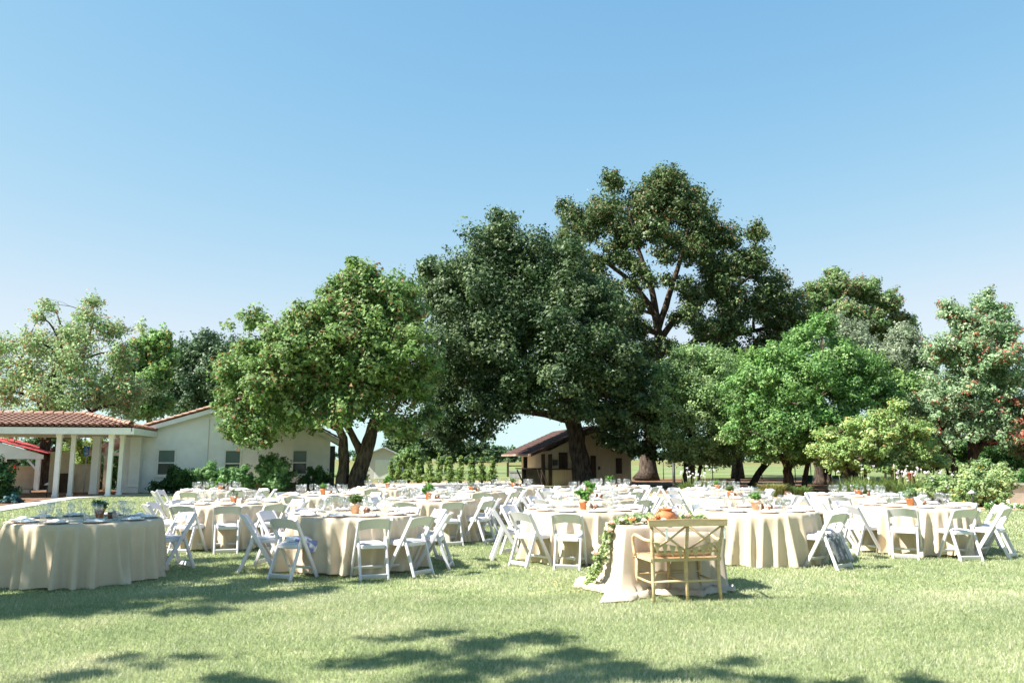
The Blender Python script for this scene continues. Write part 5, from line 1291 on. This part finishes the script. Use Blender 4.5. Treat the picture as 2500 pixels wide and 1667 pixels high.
for sx in (-1, 1):
    b = MB(); x = sx * (hw + .01)
    pts = [Vector((x, up_pt(x, .66).y, .665)), Vector((x + sx * .03, .10, .655)), Vector((x + sx * .05, .24, .69)), Vector((x + sx * .055, .36, .70)), Vector((x + sx * .05, .43, .66)), Vector((x + sx * .045, .44, .57)), Vector((x + sx * .04, .40, seat_z + .0))]
    P2 = []
    for i in range(len(pts) - 1):
        for t in (0, .33, .66): P2.append(pts[i].lerp(pts[i + 1], t))
    P2.append(pts[-1])
    for _ in range(2): P2 = [P2[0]] + [(P2[i - 1] + P2[i] * 2 + P2[i + 1]) / 4 for i in range(1, len(P2) - 1)] + [P2[-1]]
    b.tube(P2, .018, 10); build(b, 'armrest', M['wood'], bench)
for (y, z) in ((-.03, .22), (dp, .25)):
    b = MB(); b.tube([(-hw, y, z), (0, y, z), (hw, y, z)], .013, 8); build(b, 'stretcher', M['wood'], bench)
for x in (-hw, 0, hw):
    b = MB(); b.tube([(x, -.03, .205), (x, dp / 2, .20), (x, dp, .205)], .012, 8); build(b, 'stretcher', M['wood'], bench)
BM3 = Matrix.Rotation(BRZ, 3, 'Z')
def pillow(name, label, c, dims, rx, mat):
    b = MB(); nu, nv = 12, 8; V = []
    for side in (1, -1):
        for i in range(nu + 1):
            for j in range(nv + 1):
                u, v = i / nu * 2 - 1, j / nv * 2 - 1
                h = max(0, (1 - u ** 4) * (1 - v ** 4)) ** .5
                V.append((u * dims[0] / 2 * (1 - .04 * v * v), side * h * dims[1] / 2, v * dims[2] / 2 * (1 - .05 * u * u)))
    k = nv + 1; m_ = (nu + 1) * k; Fs = []
    for i in range(nu):
        for j in range(nv):
            a = i * k + j; Fs += [(a, a + 1, a + k + 1, a + k), (m_ + a, m_ + a + k, m_ + a + k + 1, m_ + a + 1)]
    b.add(V, Fs, True)
    o = build(b, name, mat, loc=bp0 + BM3 @ Vector(c), rot=(rx, 0, BRZ)); tag(o, label, 'cushion'); return o
pillow('bench_cushion', 'long pale lumbar cushion leaning inside the bench back', (.0, .08, seat_z + .155), (.72, .10, .27), -.18, M['linen2'])
# bunting tied along the back of the bench
bun = thing('bunting', 'burlap flag bunting strung across the bench back', 'bunting', bp0, BRZ)
def sag(t): 
    x = -hw - .02 + t * (2 * hw + .04)
    z = .655 - .36 * (t * (1 - t)) + .03 * abs(math.sin(t * 6.28))
    return Vector((x, up_pt(x, z).y - .035, z))
b = MB(); b.tube([sag(i / 20) for i in range(21)], .004, 5); build(b, 'string', M['flag'], bun)
for i in range(9):
    t0, t1 = (i + .08) / 9, (i + .92) / 9
    a, c_ = sag(t0), sag(t1); m_ = (a + c_) / 2 + Vector((0, -.006 + .008 * math.sin(i * 2), -.125))
    b = MB(); b.prism([a, c_, m_], (0, .003, 0)); build(b, 'flag', M['flag'], bun)
for x in (-hw * .62, hw * 1.02):
    b = MB(); a = up_pt(x, .80) + Vector((0, -.03, 0)); b.prism([a + Vector((-.012, 0, 0)), a + Vector((.012, 0, 0)), a + Vector((.016, -.004, -.13)), a + Vector((-.01, -.004, -.12))], (0, .004, 0)); build(b, 'ribbon', M['napkin'], bun)
# fallen petals and leaves beside the puddled cloth
n = 110; a = sw_at(-1.0, .05, 0); P = np.stack([a.x + rng.normal(size=n) * .22, a.y + rng.normal(size=n) * .25, np.full(n, .045)], 1)
V = leaf_quads(P, np.array([0, 0, 1.0]) + .5 * unit(n), np.full(n, .02), np.full(n, .012))
o = link('fallen_petals', np_mesh('fallen_petals', V, 4, M['leaf'], palette(n, [(.55, .45, .25), (.20, .22, .10), (.45, .35, .15)], [1, 1, 1]))); o['kind'] = 'stuff'; o['label'] = 'scattered leaves and petals on the grass below the garland'; o['category'] = 'petals'
